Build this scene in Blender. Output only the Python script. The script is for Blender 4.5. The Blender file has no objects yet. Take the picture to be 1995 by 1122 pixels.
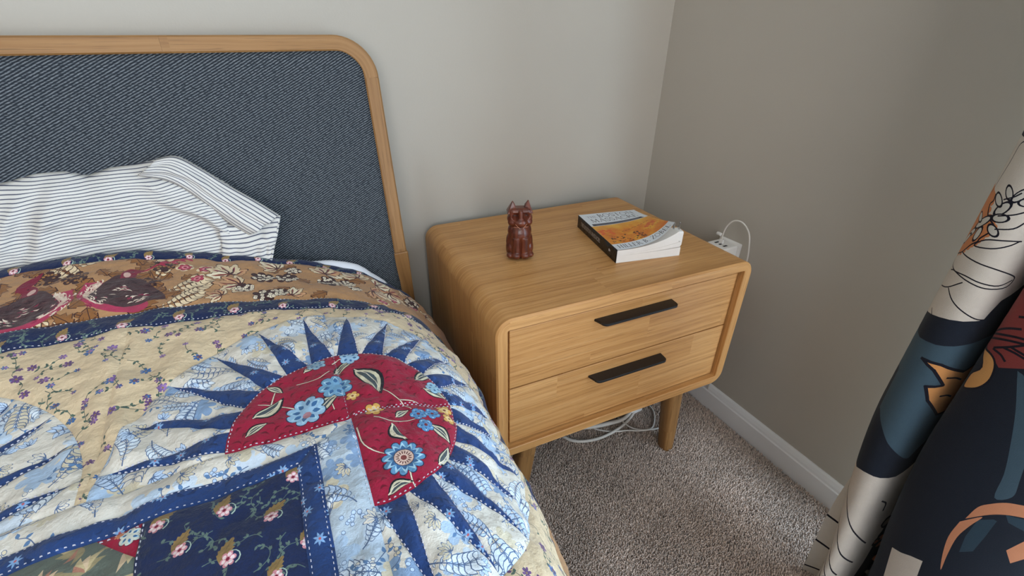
import bpy, bmesh, math, random
import numpy as np
from mathutils import Vector, Matrix
from mathutils.geometry import delaunay_2d_cdt

# ------------------------------------------------------------------ camera, world, light, exposure
scene = bpy.context.scene
COL = scene.collection
PI = math.pi

cam_d = bpy.data.cameras.new('camera')
cam_d.sensor_width = 36.0
cam_d.lens = 887.99 / 1995.0 * 36.0
cam_d.clip_start = 0.02
cam = bpy.data.objects.new('camera', cam_d)
COL.objects.link(cam)
cam.location = (-0.9867, -1.03709, 0.9825)
cam.rotation_euler = (1.05465, -0.00232, -0.46643)
scene.camera = cam

world = bpy.data.worlds.new('world'); scene.world = world
world.use_nodes = True
bgn = world.node_tree.nodes['Background']
bgn.inputs['Color'].default_value = (0.72, 0.83, 1.0, 1)
bgn.inputs['Strength'].default_value = 1.0

def window_light(name, loc, rot, sx, sy, power, color):
    l = bpy.data.lights.new(name, 'AREA'); l.shape = 'RECTANGLE'
    l.size = sx; l.size_y = sy; l.energy = power; l.color = color
    o = bpy.data.objects.new(name, l); COL.objects.link(o)
    o.location = loc; o.rotation_euler = rot
    return o
# daylight in the two window openings of the room
window_light('daylight_side_window', (0.13, -1.62, 1.07), (0, PI/2, 0), 2.00, 1.50, 36.0, (0.62, 0.82, 1.0))
window_light('daylight_front_window', (-1.8, -3.63, 1.12), (PI/2, 0, 0), 1.9, 1.90, 30.0, (1.0, 0.955, 0.93))

scene.view_settings.view_transform = 'Standard'
scene.view_settings.look = 'None'
scene.view_settings.exposure = 1.12
scene.view_settings.gamma = 1.0
scene.view_settings.use_curve_mapping = False
scene.cycles.use_denoising = True
scene.cycles.max_bounces = 10
scene.cycles.diffuse_bounces = 5

# ------------------------------------------------------------------ helpers
def lin(c):
    return tuple(((x/12.92) if x <= 0.04045 else ((x+0.055)/1.055)**2.4) for x in c[:3])
def rgb(r, g, b): return lin((r/255.0, g/255.0, b/255.0))
def S01(t):
    t = np.clip(t, 0, 1); return t*t*(3-2*t)
def vnoise(x, y, seed=0):
    x = np.asarray(x, float); y = np.asarray(y, float)
    xi = np.floor(x).astype(np.int64); yi = np.floor(y).astype(np.int64)
    fx = x-xi; fy = y-yi; fx = fx*fx*(3-2*fx); fy = fy*fy*(3-2*fy)
    def h(a, b):
        n = (a*374761393 + b*668265263 + seed*982451653) & 0x7fffffff
        n = ((n ^ (n >> 13))*1274126177) & 0x7fffffff
        n = n ^ (n >> 16)
        return (n % 10007)/10007.0*2-1
    return (h(xi, yi)*(1-fx)+h(xi+1, yi)*fx)*(1-fy)+(h(xi, yi+1)*(1-fx)+h(xi+1, yi+1)*fx)*fy

def link(o, parent=None):
    COL.objects.link(o)
    if parent is not None: o.parent = parent
    return o
def empty(name, loc=(0, 0, 0), rz=0.0, parent=None):
    o = bpy.data.objects.new(name, None); o.empty_display_size = 0.05
    o.location = loc; o.rotation_euler = (0, 0, rz)
    return link(o, parent)
def tag(o, label=None, cat=None, group=None, kind=None):
    if label: o['label'] = label
    if cat: o['category'] = cat
    if group: o['group'] = group
    if kind: o['kind'] = kind
    return o
def mesh_obj(name, verts, faces, mat=None, parent=None, smooth=False, uvs=None, cols=None):
    me = bpy.data.meshes.new(name)
    me.from_pydata([tuple(v) for v in verts], [], [tuple(f) for f in faces])
    if smooth: me.polygons.foreach_set('use_smooth', [True]*len(me.polygons))
    if uvs is not None:
        uv = me.uv_layers.new(name='UVMap')
        li = np.zeros(len(me.loops), np.int32); me.loops.foreach_get('vertex_index', li)
        uv.data.foreach_set('uv', np.asarray(uvs, np.float32)[li].ravel())
    if cols is not None:
        at = me.color_attributes.new(name='Col', type='FLOAT_COLOR', domain='CORNER')
        at.data.foreach_set('color', np.asarray(cols, np.float32).ravel())
    me.update()
    o = bpy.data.objects.new(name, me)
    if mat: me.materials.append(mat)
    return link(o, parent)
def bm_obj(name, bm, mat, parent=None, smooth=False):
    me = bpy.data.meshes.new(name); bm.to_mesh(me); bm.free()
    if smooth: me.polygons.foreach_set('use_smooth', [True]*len(me.polygons))
    o = bpy.data.objects.new(name, me); me.materials.append(mat)
    return link(o, parent)
def add_box(bm, c, s, bevel=0.0, seg=2, mtx=None):
    r = bmesh.ops.create_cube(bm, size=1.0)
    vs = r['verts']
    for v in vs: v.co = Vector((v.co.x*s[0]+c[0], v.co.y*s[1]+c[1], v.co.z*s[2]+c[2]))
    if mtx is not None:
        for v in vs: v.co = mtx @ v.co
    if bevel > 0:
        es = list({e for v in vs for e in v.link_edges})
        bmesh.ops.bevel(bm, geom=es, offset=bevel, segments=seg, profile=0.5, affect='EDGES')
def box_obj(name, c, s, mat, parent=None, bevel=0.0, seg=2, smooth=False):
    bm = bmesh.new(); add_box(bm, c, s, bevel, seg)
    return bm_obj(name, bm, mat, parent, smooth)
def tube_obj(name, pts, r, mat, parent=None, n=8, sub=6):
    """round cord along a smoothed path"""
    P = catmull(pts, sub) if sub > 1 else np.array(pts, float)
    T = np.gradient(P, axis=0); T /= np.linalg.norm(T, axis=1)[:, None]+1e-12
    up = np.array([0, 0, 1.0]); V = []; F = []
    nrm = np.cross(T[0], up);
    if np.linalg.norm(nrm) < 1e-3: nrm = np.array([1.0, 0, 0])
    nrm /= np.linalg.norm(nrm)
    rr = np.full(len(P), r) if np.isscalar(r) else np.interp(np.linspace(0, 1, len(P)), np.linspace(0, 1, len(r)), r)
    for i, p in enumerate(P):
        nrm = nrm - T[i]*(nrm@T[i]); nrm /= np.linalg.norm(nrm); b = np.cross(T[i], nrm)
        for k in range(n):
            a = 2*PI*k/n; V.append(p+rr[i]*(math.cos(a)*nrm+math.sin(a)*b))
    for i in range(len(P)-1):
        for k in range(n):
            F.append((i*n+k, i*n+(k+1) % n, (i+1)*n+(k+1) % n, (i+1)*n+k))
    F.append(tuple(range(n-1, -1, -1))); F.append(tuple((len(P)-1)*n+k for k in range(n)))
    return mesh_obj(name, V, F, mat, parent, True)
def catmull(P, n=16):
    P = np.array(P, float); Q = np.vstack([2*P[0]-P[1], P, 2*P[-1]-P[-2]]); out = []
    for i in range(1, len(Q)-2):
        t = (np.arange(n)/n)[:, None]; a, b, c, d = Q[i-1], Q[i], Q[i+1], Q[i+2]
        out.append(.5*((2*b)+(-a+c)*t+(2*a-5*b+4*c-d)*t*t+(-a+3*b-3*c+d)*t**3))
    out.append(P[-1:]); return np.vstack(out)
def loft(loops, closed_ends=True):
    """list of equal-length closed loops -> verts, faces"""
    n = len(loops[0]); V = [p for L in loops for p in L]; F = []
    for i in range(len(loops)-1):
        for k in range(n):
            F.append((i*n+k, i*n+(k+1) % n, (i+1)*n+(k+1) % n, (i+1)*n+k))
    if closed_ends:
        F.append(tuple(range(n-1, -1, -1))); F.append(tuple((len(loops)-1)*n+k for k in range(n)))
    return V, F

# ------------------------------------------------------------------ materials
class NT:
    def __init__(s, name):
        s.m = bpy.data.materials.new(name); s.m.use_nodes = True
        s.t = s.m.node_tree; s.b = s.t.nodes['Principled BSDF']
    def n(s, typ, **kw):
        nd = s.t.nodes.new(typ)
        for k, v in kw.items(): setattr(nd, k, v)
        return nd
    def l(s, a, b): s.t.links.new(a, b)
    def coords(s, kind='Object', scale=(1, 1, 1), rot=(0, 0, 0)):
        tc = s.n('ShaderNodeTexCoord'); mp = s.n('ShaderNodeMapping')
        mp.inputs['Scale'].default_value = scale; mp.inputs['Rotation'].default_value = rot
        s.l(tc.outputs[kind], mp.inputs['Vector']); return mp.outputs['Vector']
    def noise(s, vec, scale, detail=2.0, rough=0.5):
        nd = s.n('ShaderNodeTexNoise'); nd.inputs['Scale'].default_value = scale
        nd.inputs['Detail'].default_value = detail; nd.inputs['Roughness'].default_value = rough
        s.l(vec, nd.inputs['Vector']); return nd.outputs['Fac']
    def ramp(s, fac, stops):
        nd = s.n('ShaderNodeValToRGB'); e = nd.color_ramp.elements
        while len(e) < len(stops): e.new(0.5)
        for i, (p, c) in enumerate(stops):
            e[i].position = p; e[i].color = (c[0], c[1], c[2], 1)
        s.l(fac, nd.inputs['Fac']); return nd.outputs['Color']
    def mix(s, fac, a, b, mode='MIX'):
        nd = s.n('ShaderNodeMix', data_type='RGBA', blend_type=mode)
        for sock, v in ((nd.inputs[0], fac), (nd.inputs[6], a), (nd.inputs[7], b)):
            if isinstance(v, (int, float)): sock.default_value = v
            elif isinstance(v, tuple): sock.default_value = (v[0], v[1], v[2], 1)
            else: s.l(v, sock)
        return nd.outputs[2]
    def math(s, op, a, b=None, c=None):
        nd = s.n('ShaderNodeMath', operation=op)
        for i, v in enumerate((a, b, c)):
            if v is None: continue
            if isinstance(v, (int, float)): nd.inputs[i].default_value = v
            else: s.l(v, nd.inputs[i])
        return nd.outputs[0]
    def bump(s, h, strength=0.3, dist=0.002):
        nd = s.n('ShaderNodeBump'); nd.inputs['Strength'].default_value = strength
        nd.inputs['Distance'].default_value = dist
        s.l(h, nd.inputs['Height']); s.l(nd.outputs['Normal'], s.b.inputs['Normal'])
    def base(s, c):
        if isinstance(c, tuple): s.b.inputs['Base Color'].default_value = (c[0], c[1], c[2], 1)
        else: s.l(c, s.b.inputs['Base Color'])
    def set(s, **kw):
        for k, v in kw.items(): s.b.inputs[k.replace('_', ' ')].default_value = v
        return s
M = {}
def simple(name, c, rough=0.5, var=0.06, nscale=40.0, **kw):
    t = NT(name); f = t.noise(t.coords(), nscale, 3)
    a = tuple(x*(1-var) for x in c); b = tuple(min(1, x*(1+var)) for x in c)
    t.base(t.ramp(f, [(0.3, a), (0.7, b)])); t.set(Roughness=rough, **kw); M[name] = t.m; return t.m

def wall_mat(name, c):
    t = NT(name); v = t.coords('Object')
    f = t.noise(v, 3.0, 3); t.base(t.ramp(f, [(0.3, tuple(x*0.97 for x in c)), (0.7, tuple(x*1.02 for x in c))]))
    t.set(Roughness=0.75); t.bump(t.noise(v, 260.0, 2), 0.12, 0.001); M[name] = t.m
wall_mat('wall_paint', rgb(177, 171, 160))
simple('trim_paint', rgb(226, 226, 226), 0.35, 0.02, 8.0)
simple('ceiling_paint', rgb(235, 233, 228), 0.8, 0.02, 8.0)

def wood_mat(name, dark, mid, light, stave=0.07, seed=0.0, gs=1.0):
    """grain runs along UV u (metres); staves change tone across UV v"""
    t = NT(name); tc = t.n('ShaderNodeTexCoord'); sep = t.n('ShaderNodeSeparateXYZ'); t.l(tc.outputs['UV'], sep.inputs[0])
    u, v = sep.outputs[0], sep.outputs[1]
    wob = t.n('ShaderNodeTexNoise'); wob.inputs['Scale'].default_value = 5.0; t.l(tc.outputs['UV'], wob.inputs['Vector'])
    row = t.math('FLOOR', t.math('DIVIDE', t.math('ADD', v, seed), stave))
    off = t.math('MULTIPLY', t.math('FRACT', t.math('MULTIPLY', row, 0.7317)), 0.5)
    colx = t.math('FLOOR', t.math('DIVIDE', t.math('ADD', u, off), 0.34))
    wn = t.n('ShaderNodeTexWhiteNoise', noise_dimensions='2D'); cb = t.n('ShaderNodeCombineXYZ')
    t.l(row, cb.inputs[0]); t.l(colx, cb.inputs[1]); t.l(cb.outputs[0], wn.inputs['Vector']); rnd = wn.outputs['Value']
    def gr(su, sv, detail, extra):
        c = t.n('ShaderNodeCombineXYZ')
        t.l(t.math('MULTIPLY', u, su), c.inputs[0])
        t.l(t.math('ADD', t.math('MULTIPLY', v, sv), t.math('MULTIPLY', wob.outputs['Fac'], extra)), c.inputs[1])
        t.l(t.math('MULTIPLY', rnd, 9.0), c.inputs[2])
        nd = t.n('ShaderNodeTexNoise'); nd.inputs['Scale'].default_value = 1.0; nd.inputs['Detail'].default_value = detail
        t.l(c.outputs[0], nd.inputs['Vector']); return nd.outputs['Fac']
    g1 = gr(2.4*gs, 150.0*gs, 5, 1.6); g2 = gr(16.0*gs, 760.0*gs, 2, 1.0); g3 = gr(1.4, 14.0, 3, 1.2)
    c1 = t.ramp(g1, [(0.22, dark), (0.5, mid), (0.80, light)])
    tone = t.ramp(rnd, [(0.0, tuple(x*0.86 for x in mid)), (0.5, mid), (1.0, tuple(x*1.12 for x in light))])
    c2 = t.mix(0.24, c1, tone)
    c3 = t.mix(t.ramp(g3, [(0.35, (0.22,)*3), (0.7, (0, 0, 0))]), c2, dark)
    pores = t.ramp(g2, [(0.32, (1, 1, 1)), (0.42, (0, 0, 0))])
    nd = t.n('ShaderNodeMath', operation='MULTIPLY'); t.l(pores, nd.inputs[0]); nd.inputs[1].default_value = 0.45
    c4 = t.mix(nd.outputs[0], c3, tuple(x*0.55 for x in dark))
    t.base(c4); t.set(Roughness=0.42); t.b.inputs['Specular IOR Level'].default_value = 0.35
    t.bump(g2, 0.12, 0.0006); M[name] = t.m
wood_mat('acacia', rgb(148, 98, 50), rgb(194, 143, 86), rgb(214, 168, 112))
wood_mat('acacia_rail', rgb(112, 76, 40), rgb(148, 107, 62), rgb(168, 128, 82), stave=0.6, seed=0.31)
simple('black_metal', rgb(20, 20, 22), 0.42, 0.05)
simple('dark_interior', rgb(60, 42, 28), 0.8, 0.1)
simple('white_plastic', rgb(232, 230, 226), 0.35, 0.02)
simple('port_dark', rgb(40, 42, 46), 0.5, 0.05)
simple('chrome', rgb(190, 190, 188), 0.25, 0.03, Metallic=1.0)
simple('cord_white', rgb(214, 210, 202), 0.5, 0.04)
simple('sheet_white', rgb(232, 234, 240), 0.9, 0.02)
simple('mattress_white', rgb(225, 224, 220), 0.9, 0.03)
simple('paper', rgb(226, 222, 216), 0.9, 0.02)
simple('window_frame', rgb(235, 235, 232), 0.4, 0.02)

def print_mat(name, rough=0.9, weave=900.0, mott=0.10, sheen=0.15, spec=0.2, pucker=1.0):
    """flat print carried on the mesh as a colour attribute, plus cloth grain"""
    t = NT(name); at = t.n('ShaderNodeAttribute', attribute_name='Col'); v = t.coords('Object')
    f = t.noise(v, 95.0, 3)
    mot = t.ramp(f, [(0.3, (1-mott,)*3), (0.7, (1, 1, 1))])
    t.base(t.mix(1.0, at.outputs['Color'], mot, 'MULTIPLY'))
    t.set(Roughness=rough); t.b.inputs['Specular IOR Level'].default_value = spec
    t.b.inputs['Sheen Weight'].default_value = sheen
    wv_ = t.math('ADD', t.math('MULTIPLY', t.noise(v, weave, 2), 0.12), t.math('MULTIPLY', t.noise(v, 85.0, 3), pucker))
    t.bump(wv_, 0.7, 0.006); M[name] = t.m
print_mat('printed_cotton'); print_mat('curtain_cloth', 0.85, 1200.0, 0.04, 0.08, 0.15, 0.0)
print_mat('printed_card', 0.35, 300.0, 0.02, 0.0, 0.4, 0.0)

t = NT('twill'); uvn = t.n('ShaderNodeTexCoord'); sp = t.n('ShaderNodeSeparateXYZ'); t.l(uvn.outputs['UV'], sp.inputs[0])
jn = t.n('ShaderNodeTexNoise'); jn.inputs['Scale'].default_value = 170.0; jn.inputs['Detail'].default_value = 2; t.l(uvn.outputs['UV'], jn.inputs['Vector'])
d = t.math('ADD', t.math('MULTIPLY', sp.outputs[0], -0.50), t.math('MULTIPLY', sp.outputs[1], 1.0))
d = t.math('ADD', d, t.math('MULTIPLY', jn.outputs['Fac'], 0.0012))
w = t.math('SINE', t.math('MULTIPLY', d, 2*PI/0.0040))
w2 = t.math('ADD', t.math('MULTIPLY', w, 0.5), 0.5)
mpn = t.n('ShaderNodeMapping'); mpn.inputs['Rotation'].default_value = (0, 0, -0.46); mpn.inputs['Scale'].default_value = (170, 700, 1); t.l(uvn.outputs['UV'], mpn.inputs['Vector'])
br = t.noise(mpn.outputs['Vector'], 1.0, 2)
wb = t.math('MULTIPLY', w2, t.math('ADD', t.math('MULTIPLY', br, 2.4), -0.40))
t.base(t.ramp(wb, [(0.05, rgb(40, 44, 50)), (0.4, rgb(62, 67, 73)), (0.85, rgb(118, 123, 128))]))
t.set(Roughness=0.95); t.b.inputs['Specular IOR Level'].default_value = 0.1; t.bump(wb, 0.5, 0.0015); M['twill'] = t.m

t = NT('ticking'); uvn = t.n('ShaderNodeTexCoord'); sp = t.n('ShaderNodeSeparateXYZ'); t.l(uvn.outputs['UV'], sp.inputs[0])
fr = t.math('FRACT', t.math('DIVIDE', sp.outputs[1], 0.0088))
a1 = t.math('ABSOLUTE', t.math('SUBTRACT', fr, 0.5))
line = t.ramp(a1, [(0.085, (1, 1, 1)), (0.145, (0, 0, 0))])
fn = t.ramp(t.math('ABSOLUTE', t.math('SUBTRACT', a1, 0.27)), [(0.03, (0.25,)*3), (0.06, (0, 0, 0))])
c = t.mix(line, t.mix(fn, rgb(214, 212, 206), rgb(120, 122, 138)), rgb(68, 72, 94))
t.base(c); t.set(Roughness=0.95); t.b.inputs['Specular IOR Level'].default_value = 0.1
t.bump(t.noise(t.coords('Object'), 700.0, 2), 0.2, 0.0006); M['ticking'] = t.m

t = NT('carpet'); at = t.n('ShaderNodeAttribute', attribute_name='Col'); t.base(at.outputs['Color']); t.set(Roughness=1.0)
t.b.inputs['Specular IOR Level'].default_value = 0.05; t.b.inputs['Sheen Weight'].default_value = 0.2; M['carpet'] = t.m
t = NT('carpet_backing'); v = t.coords('Object')
t.base(t.ramp(t.noise(v, 420.0, 3), [(0.3, rgb(150, 140, 132)), (0.7, rgb(206, 197, 188))])); t.set(Roughness=1.0)
t.bump(t.noise(v, 420.0, 2), 0.8, 0.004); M['carpet_backing'] = t.m

t = NT('carved_wood'); v = t.coords('Object', (1, 1, 0.25))
t.base(t.ramp(t.noise(v, 150.0, 4), [(0.3, rgb(66, 28, 18)), (0.55, rgb(98, 46, 29)), (0.75, rgb(120, 62, 40))]))
t.set(Roughness=0.28); M['carved_wood'] = t.m
simple('carved_line', rgb(190, 130, 100), 0.5); simple('carved_dark', rgb(46, 24, 18), 0.6)

t = NT('window_glass'); tr = t.n('ShaderNodeBsdfTransparent'); gl = t.n('ShaderNodeBsdfGlossy'); gl.inputs['Roughness'].default_value = 0.02
mx = t.n('ShaderNodeMixShader'); mx.inputs[0].default_value = 0.06
t.l(tr.outputs[0], mx.inputs[1]); t.l(gl.outputs[0], mx.inputs[2]); t.l(mx.outputs[0], t.t.nodes['Material Output'].inputs['Surface']); M['window_glass'] = t.m
# ------------------------------------------------------------------ the room
RW = -0.009          # the side wall stands half a degree off square
def struct(o): o['kind'] = 'structure'; return o
struct(box_obj('floor', (-2.0, -2.0, -0.05), (4.3, 4.3, 0.1), M['carpet_backing']))
struct(box_obj('ceiling', (-2.0, -2.0, 2.52), (4.3, 4.3, 0.1), M['ceiling_paint']))
struct(box_obj('wall_back', (-2.0, 0.05, 1.235), (4.3, 0.1, 2.47), M['wall_paint']))
struct(box_obj('wall_left', (-3.35, -2.0, 1.235), (0.1, 4.0, 2.47), M['wall_paint']))
def wall_with_hole(name, span, hole, mat, thick):
    """wall slab in (a, z) with a window hole, built as one ring of quads, a along the wall"""
    a0, a1, z0, z1 = span; h0, h1, g0, g1 = hole; V = []
    for d in (0, thick):
        for a, z in ((a0, z0), (a1, z0), (a1, z1), (a0, z1), (h0, g0), (h1, g0), (h1, g1), (h0, g1)): V.append((a, d, z))
    F = []
    for k in range(4):
        k2 = (k+1) % 4
        F += [(k, k2, 4+k2, 4+k), (8+k2, 8+k, 12+k, 12+k2), (4+k, 4+k2, 12+k2, 12+k), (k2, k, 8+k, 8+k2)]
    return mesh_obj(name, V, F, mat)
wr = struct(wall_with_hole('wall_right', (0, 4.1, 0, 2.47), (0.84, 2.40, 0.05, 2.1), M['wall_paint'], 0.14))
wr.rotation_euler = (0, 0, -PI/2+RW)        # a runs towards -y, thickness towards +x
wf = struct(wall_with_hole('wall_front', (0, 4.1, 0, 2.47), (0.82, 2.78, 0.14, 2.1), M['wall_paint'], 0.14))
wf.location = (0, -3.5, 0); wf.rotation_euler = (0, 0, PI)
def window(name, width, height, loc, rz):
    w = empty(name, loc, rz); w['kind'] = 'structure'
    bm = bmesh.new()
    for c, s in (((0, 0, height/2-0.03), (width, 0.06, 0.06)), ((0, 0, -height/2+0.03), (width, 0.06, 0.06)),
                 ((-width/2+0.03, 0, 0), (0.06, 0.06, height-0.12)), ((width/2-0.03, 0, 0), (0.06, 0.06, height-0.12)), ((0, 0, 0), (width-0.12, 0.05, 0.05))):
        add_box(bm, c, s, 0.004)
    bm_obj('window_frame', bm, M['window_frame'], w)
    for k in (-1, 1):
        box_obj('pane', (0, 0, k*height/4), (width-0.11, 0.006, height/2-0.09), M['window_glass'], w)
    box_obj('window_sill', (0, -0.075, -height/2-0.012), (width+0.06, 0.13, 0.024), M['trim_paint'], w, 0.004)
window('window_1', 1.52, 2.03, (0.085, -1.62, 1.075), -PI/2)
window('window_2', 1.94, 1.94, (-1.8, -3.575, 1.12), PI)
# baseboards: flat board with a sloped cap
def baseboard(name, length, loc, rz, hb=0.082):
    prof = [(0, 0), (0.013, 0), (0.013, hb-0.022), (0.0105, hb-0.019), (0.0095, hb-0.013), (0.006, hb-0.004), (0.003, hb), (0, hb)]
    V, F = loft([[(a, -d, z) for d, z in prof] for a in (0, length)])
    o = mesh_obj(name, V, F, M['trim_paint']); o.location = loc; o.rotation_euler = (0, 0, rz); o['kind'] = 'structure'; return o
baseboard('baseboard_right', 3.9, (0, 0, 0), -PI/2+RW)
bb = baseboard('baseboard_back', 3.9, (-3.95, 0, 0), 0)
# carpet pile, only where it shows
def make_carpet():
    rng = np.random.default_rng(5); st = 0.0028
    gx, gy = np.meshgrid(np.arange(-1.02, -0.018, st), np.arange(-1.25, -0.018, st))
    n = gx.size; x = gx.ravel()+rng.uniform(-.4, .4, n)*st*1.3; y = gy.ravel()+rng.uniform(-.4, .4, n)*st*1.3
    keep = (x < -0.017) & (y < -0.017); x = x[keep]; y = y[keep]; n = len(x)
    lx = vnoise(x*9, y*9, 3)*.0020+rng.normal(0, .0013, n); ly = vnoise(x*9, y*9, 7)*.0020+rng.normal(0, .0013, n)
    h = rng.uniform(.007, .0100, n)+.0012*vnoise(x*30, y*30, 2); r = rng.uniform(.0013, .0021, n); a0 = rng.uniform(0, 2*PI, n)
    V = np.zeros((n, 6, 3))
    for k in range(3):
        a = a0+2*PI*k/3
        V[:, k] = np.stack([x+r*np.cos(a), y+r*np.sin(a), np.zeros(n)], 1)
        V[:, 3+k] = np.stack([x+lx+.75*r*np.cos(a+.5), y+ly+.75*r*np.sin(a+.5), h+rng.uniform(-.0012, .0012, n)], 1)
    idx = np.arange(n)[:, None]*6
    tri = np.array([[0, 1, 4], [0, 4, 3], [1, 2, 5], [1, 5, 4], [2, 0, 3], [2, 3, 5], [3, 4, 5]])
    F = (idx[:, None]+tri[None]).reshape(-1, 3)
    me = bpy.data.meshes.new('carpet_pile'); me.vertices.add(n*6); me.vertices.foreach_set('co', V.ravel())
    me.loops.add(F.size); me.loops.foreach_set('vertex_index', F.ravel().astype(np.int32))
    me.polygons.add(len(F)); me.polygons.foreach_set('loop_start', np.arange(0, F.size, 3, dtype=np.int32))
    c0 = np.array(rgb(226, 205, 190)); t = rng.uniform(.62, 1.08, n)*(1+.10*vnoise(x*14, y*14, 11))
    c = c0[None]*t[:, None]; dk = rng.random(n) < .06; c[dk] *= .45
    cv = np.repeat(np.c_[c, np.ones(n)], 6, 0).reshape(n, 6, 4)
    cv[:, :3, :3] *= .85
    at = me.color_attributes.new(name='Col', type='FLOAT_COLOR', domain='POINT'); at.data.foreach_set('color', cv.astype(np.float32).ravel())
    me.update(calc_edges=True); me.validate()
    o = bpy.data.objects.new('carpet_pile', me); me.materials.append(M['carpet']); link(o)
    tag(o, 'short beige-grey cut pile carpet covering the floor', 'carpet', kind='stuff')
make_carpet()
# ------------------------------------------------------------------ nightstand
def strip_mesh(name, loops, vcoord, mat, parent, closed=True, caps=False, smooth=False, useU=None):
    """loops: list of closed point loops (same length); UV u = length along the loop, v = vcoord[i] across loops"""
    n = len(loops[0]); L0 = np.array(loops[0], float)
    if useU is None:
        useU = np.r_[0, np.cumsum(np.linalg.norm(np.diff(np.vstack([L0, L0[:1]]), axis=0), axis=1))]
    V = []; UV = []; F = []
    for i, L in enumerate(loops):
        for k in range(n+1): V.append(L[k % n]); UV.append((useU[k], vcoord[i]))
    m = n+1
    for i in range(len(loops)-1):
        for k in range(n): F.append((i*m+k, i*m+k+1, (i+1)*m+k+1, (i+1)*m+k))
    return mesh_obj(name, V, F, mat, parent, smooth, UV)
def rrect(w0, w1, z0, z1, r, n=8):
    P = []
    for cx, cz, a0 in ((w1-r, z0+r, -PI/2), (w1-r, z1-r, 0), (w0+r, z1-r, PI/2), (w0+r, z0+r, PI)):
        for k in range(n+1):
            a = a0+PI/2*k/n; P.append((cx+r*math.cos(a), cz+r*math.sin(a)))
    return P
NS = empty('nightstand', (-0.1549, -0.507, 0.0), -0.04605)
tag(NS, 'two-drawer acacia wood nightstand with rounded edges and black tab handles', 'nightstand')
W, D, Z0, Z1, T = 0.5805, 0.4515, 0.2446, 0.5700, 0.0217
def ring(inset, y, r):
    return [(x, y, z) for x, z in rrect(-W+inset, -inset, Z0+inset, Z1-inset, max(r-inset, 0.0035))]
loops = [ring(0.0, D, .032), ring(0.0, .009, .032), ring(0.0, .0032, .032), ring(0.0028, .0004, .032), ring(0.0034, 0, .032), ring(T-.001, 0, .006), ring(T, .001, .005), ring(T, D-.012, .005), ring(T, D, .005)]
# keep the grain running along the body outline
vc = [D, .009, .004, 0.001, 0, -.016, -.018, -.45, -.46]
body = strip_mesh('body', loops, vc, M['acacia'], NS, smooth=True)
for p in body.data.polygons: pass
em = body.modifiers.new('edge', 'EDGE_SPLIT'); em.split_angle = math.radians(24)
box_obj('back_panel', (-W/2, D-.006, (Z0+Z1)/2), (W-2*T+.002, .008, Z1-Z0-2*T+.002), M['dark_interior'], NS)
def board_uv(name, x0, x1, y0, y1, z0, z1, mat, parent, bevel=0.0015, seed=0.0):
    bm = bmesh.new(); add_box(bm, ((x0+x1)/2, (y0+y1)/2, (z0+z1)/2), (x1-x0, y1-y0, z1-z0), bevel, 2)
    uv = bm.loops.layers.uv.new('UVMap')
    for f in bm.faces:
        nx, ny, nz = (abs(c) for c in f.normal)
        for l in f.loops:
            c = l.vert.co
            l[uv].uv = (c.x+seed, c.z+seed*.37) if ny >= max(nx, nz) else ((c.x+seed, c.y+seed) if nz > nx else (c.y+seed, c.z+seed))
    return bm_obj(name, bm, mat, parent)
zs = 0.4070; dr = 0.0134; g = 0.0014
for i, (za, zb, hz) in enumerate(((zs+g, Z1-T-.0105, .5165), (Z0+T+g, zs-g, .3815))):
    d_ = board_uv('drawer', -W+T+.0085, -T-.0020, dr, dr+.018, za, zb, M['acacia'], NS, .0012, 0.9+i*1.37)
    # horizontal black tab handle with rounded front corners
    hx0, hx1, prj = -.3785, -.1965, .0255; r = .011; P = [(hx0, dr+.0003), (hx1, dr+.0003)]
    for k in range(7): a = PI/2*k/6; P.append((hx1-.001-r+r*math.cos(a), dr-prj+r-r*math.sin(a)))
    for k in range(7): a = PI/2+PI/2*k/6; P.append((hx0+.005+r+r*math.cos(a), dr-prj+r-r*math.sin(a)))
    def pl(z, ins): 
        cx = (hx0+hx1)/2; cy = dr-prj/2
        return [(cx+(x-cx)*(1-ins/.09), (cy+(y-cy)*(1-ins/.0128)) if y < dr else y, z) for x, y in P]
    Vh, Fh = loft([pl(hz-.0052, .001), pl(hz-.0044, 0), pl(hz-.0008, 0), pl(hz, .001)])
    mesh_obj('handle', Vh, Fh, M['black_metal'], d_)
def leg(px, py, tx, ty):
    loops = []; vs = []
    for z, r in ((Z0+.004, .0235), (.16, .0215), (.05, .0185), (.004, .0165), (.0, .0150)):
        f = z/Z0; cx = px+(tx-px)*f; cy = py+(ty-py)*f; L = []
        for k in range(20):
            a = 2*PI*k/20; c, s = math.cos(a), math.sin(a)
            L.append((cx+r*math.copysign(abs(c)**.62, c), cy+r*math.copysign(abs(s)**.62, s), z))
        loops.append(L); vs.append(z)
    n = 20; V = []; UV = []; F = []
    for i, L in enumerate(loops):
        for k in range(n+1): V.append(L[k % n]); UV.append((vs[i]+px, k*.006+py))
    for i in range(len(loops)-1):
        for k in range(n): F.append((i*(n+1)+k+1, i*(n+1)+k, (i+1)*(n+1)+k, (i+1)*(n+1)+k+1))
    F.append(tuple((len(loops)-1)*(n+1)+k for k in range(n)))
    return mesh_obj('leg', V, F, M['acacia_rail'], NS, True, UV)
for sx in (0, 1):
    for sy in (0, 1):
        bx_ = -.0755 if sx == 0 else -W+.060
        tx_ = -.088 if sx == 0 else -W+.094
        by_ = .048 if sy == 0 else D-.05
        ty_ = .060 if sy == 0 else D-.06
        leg(bx_, by_, tx_, ty_)
box_obj('bottom_panel', (-W/2, D/2, Z0+.002), (W-.10, D-.09, .006), M['dark_interior'], NS)

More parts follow.
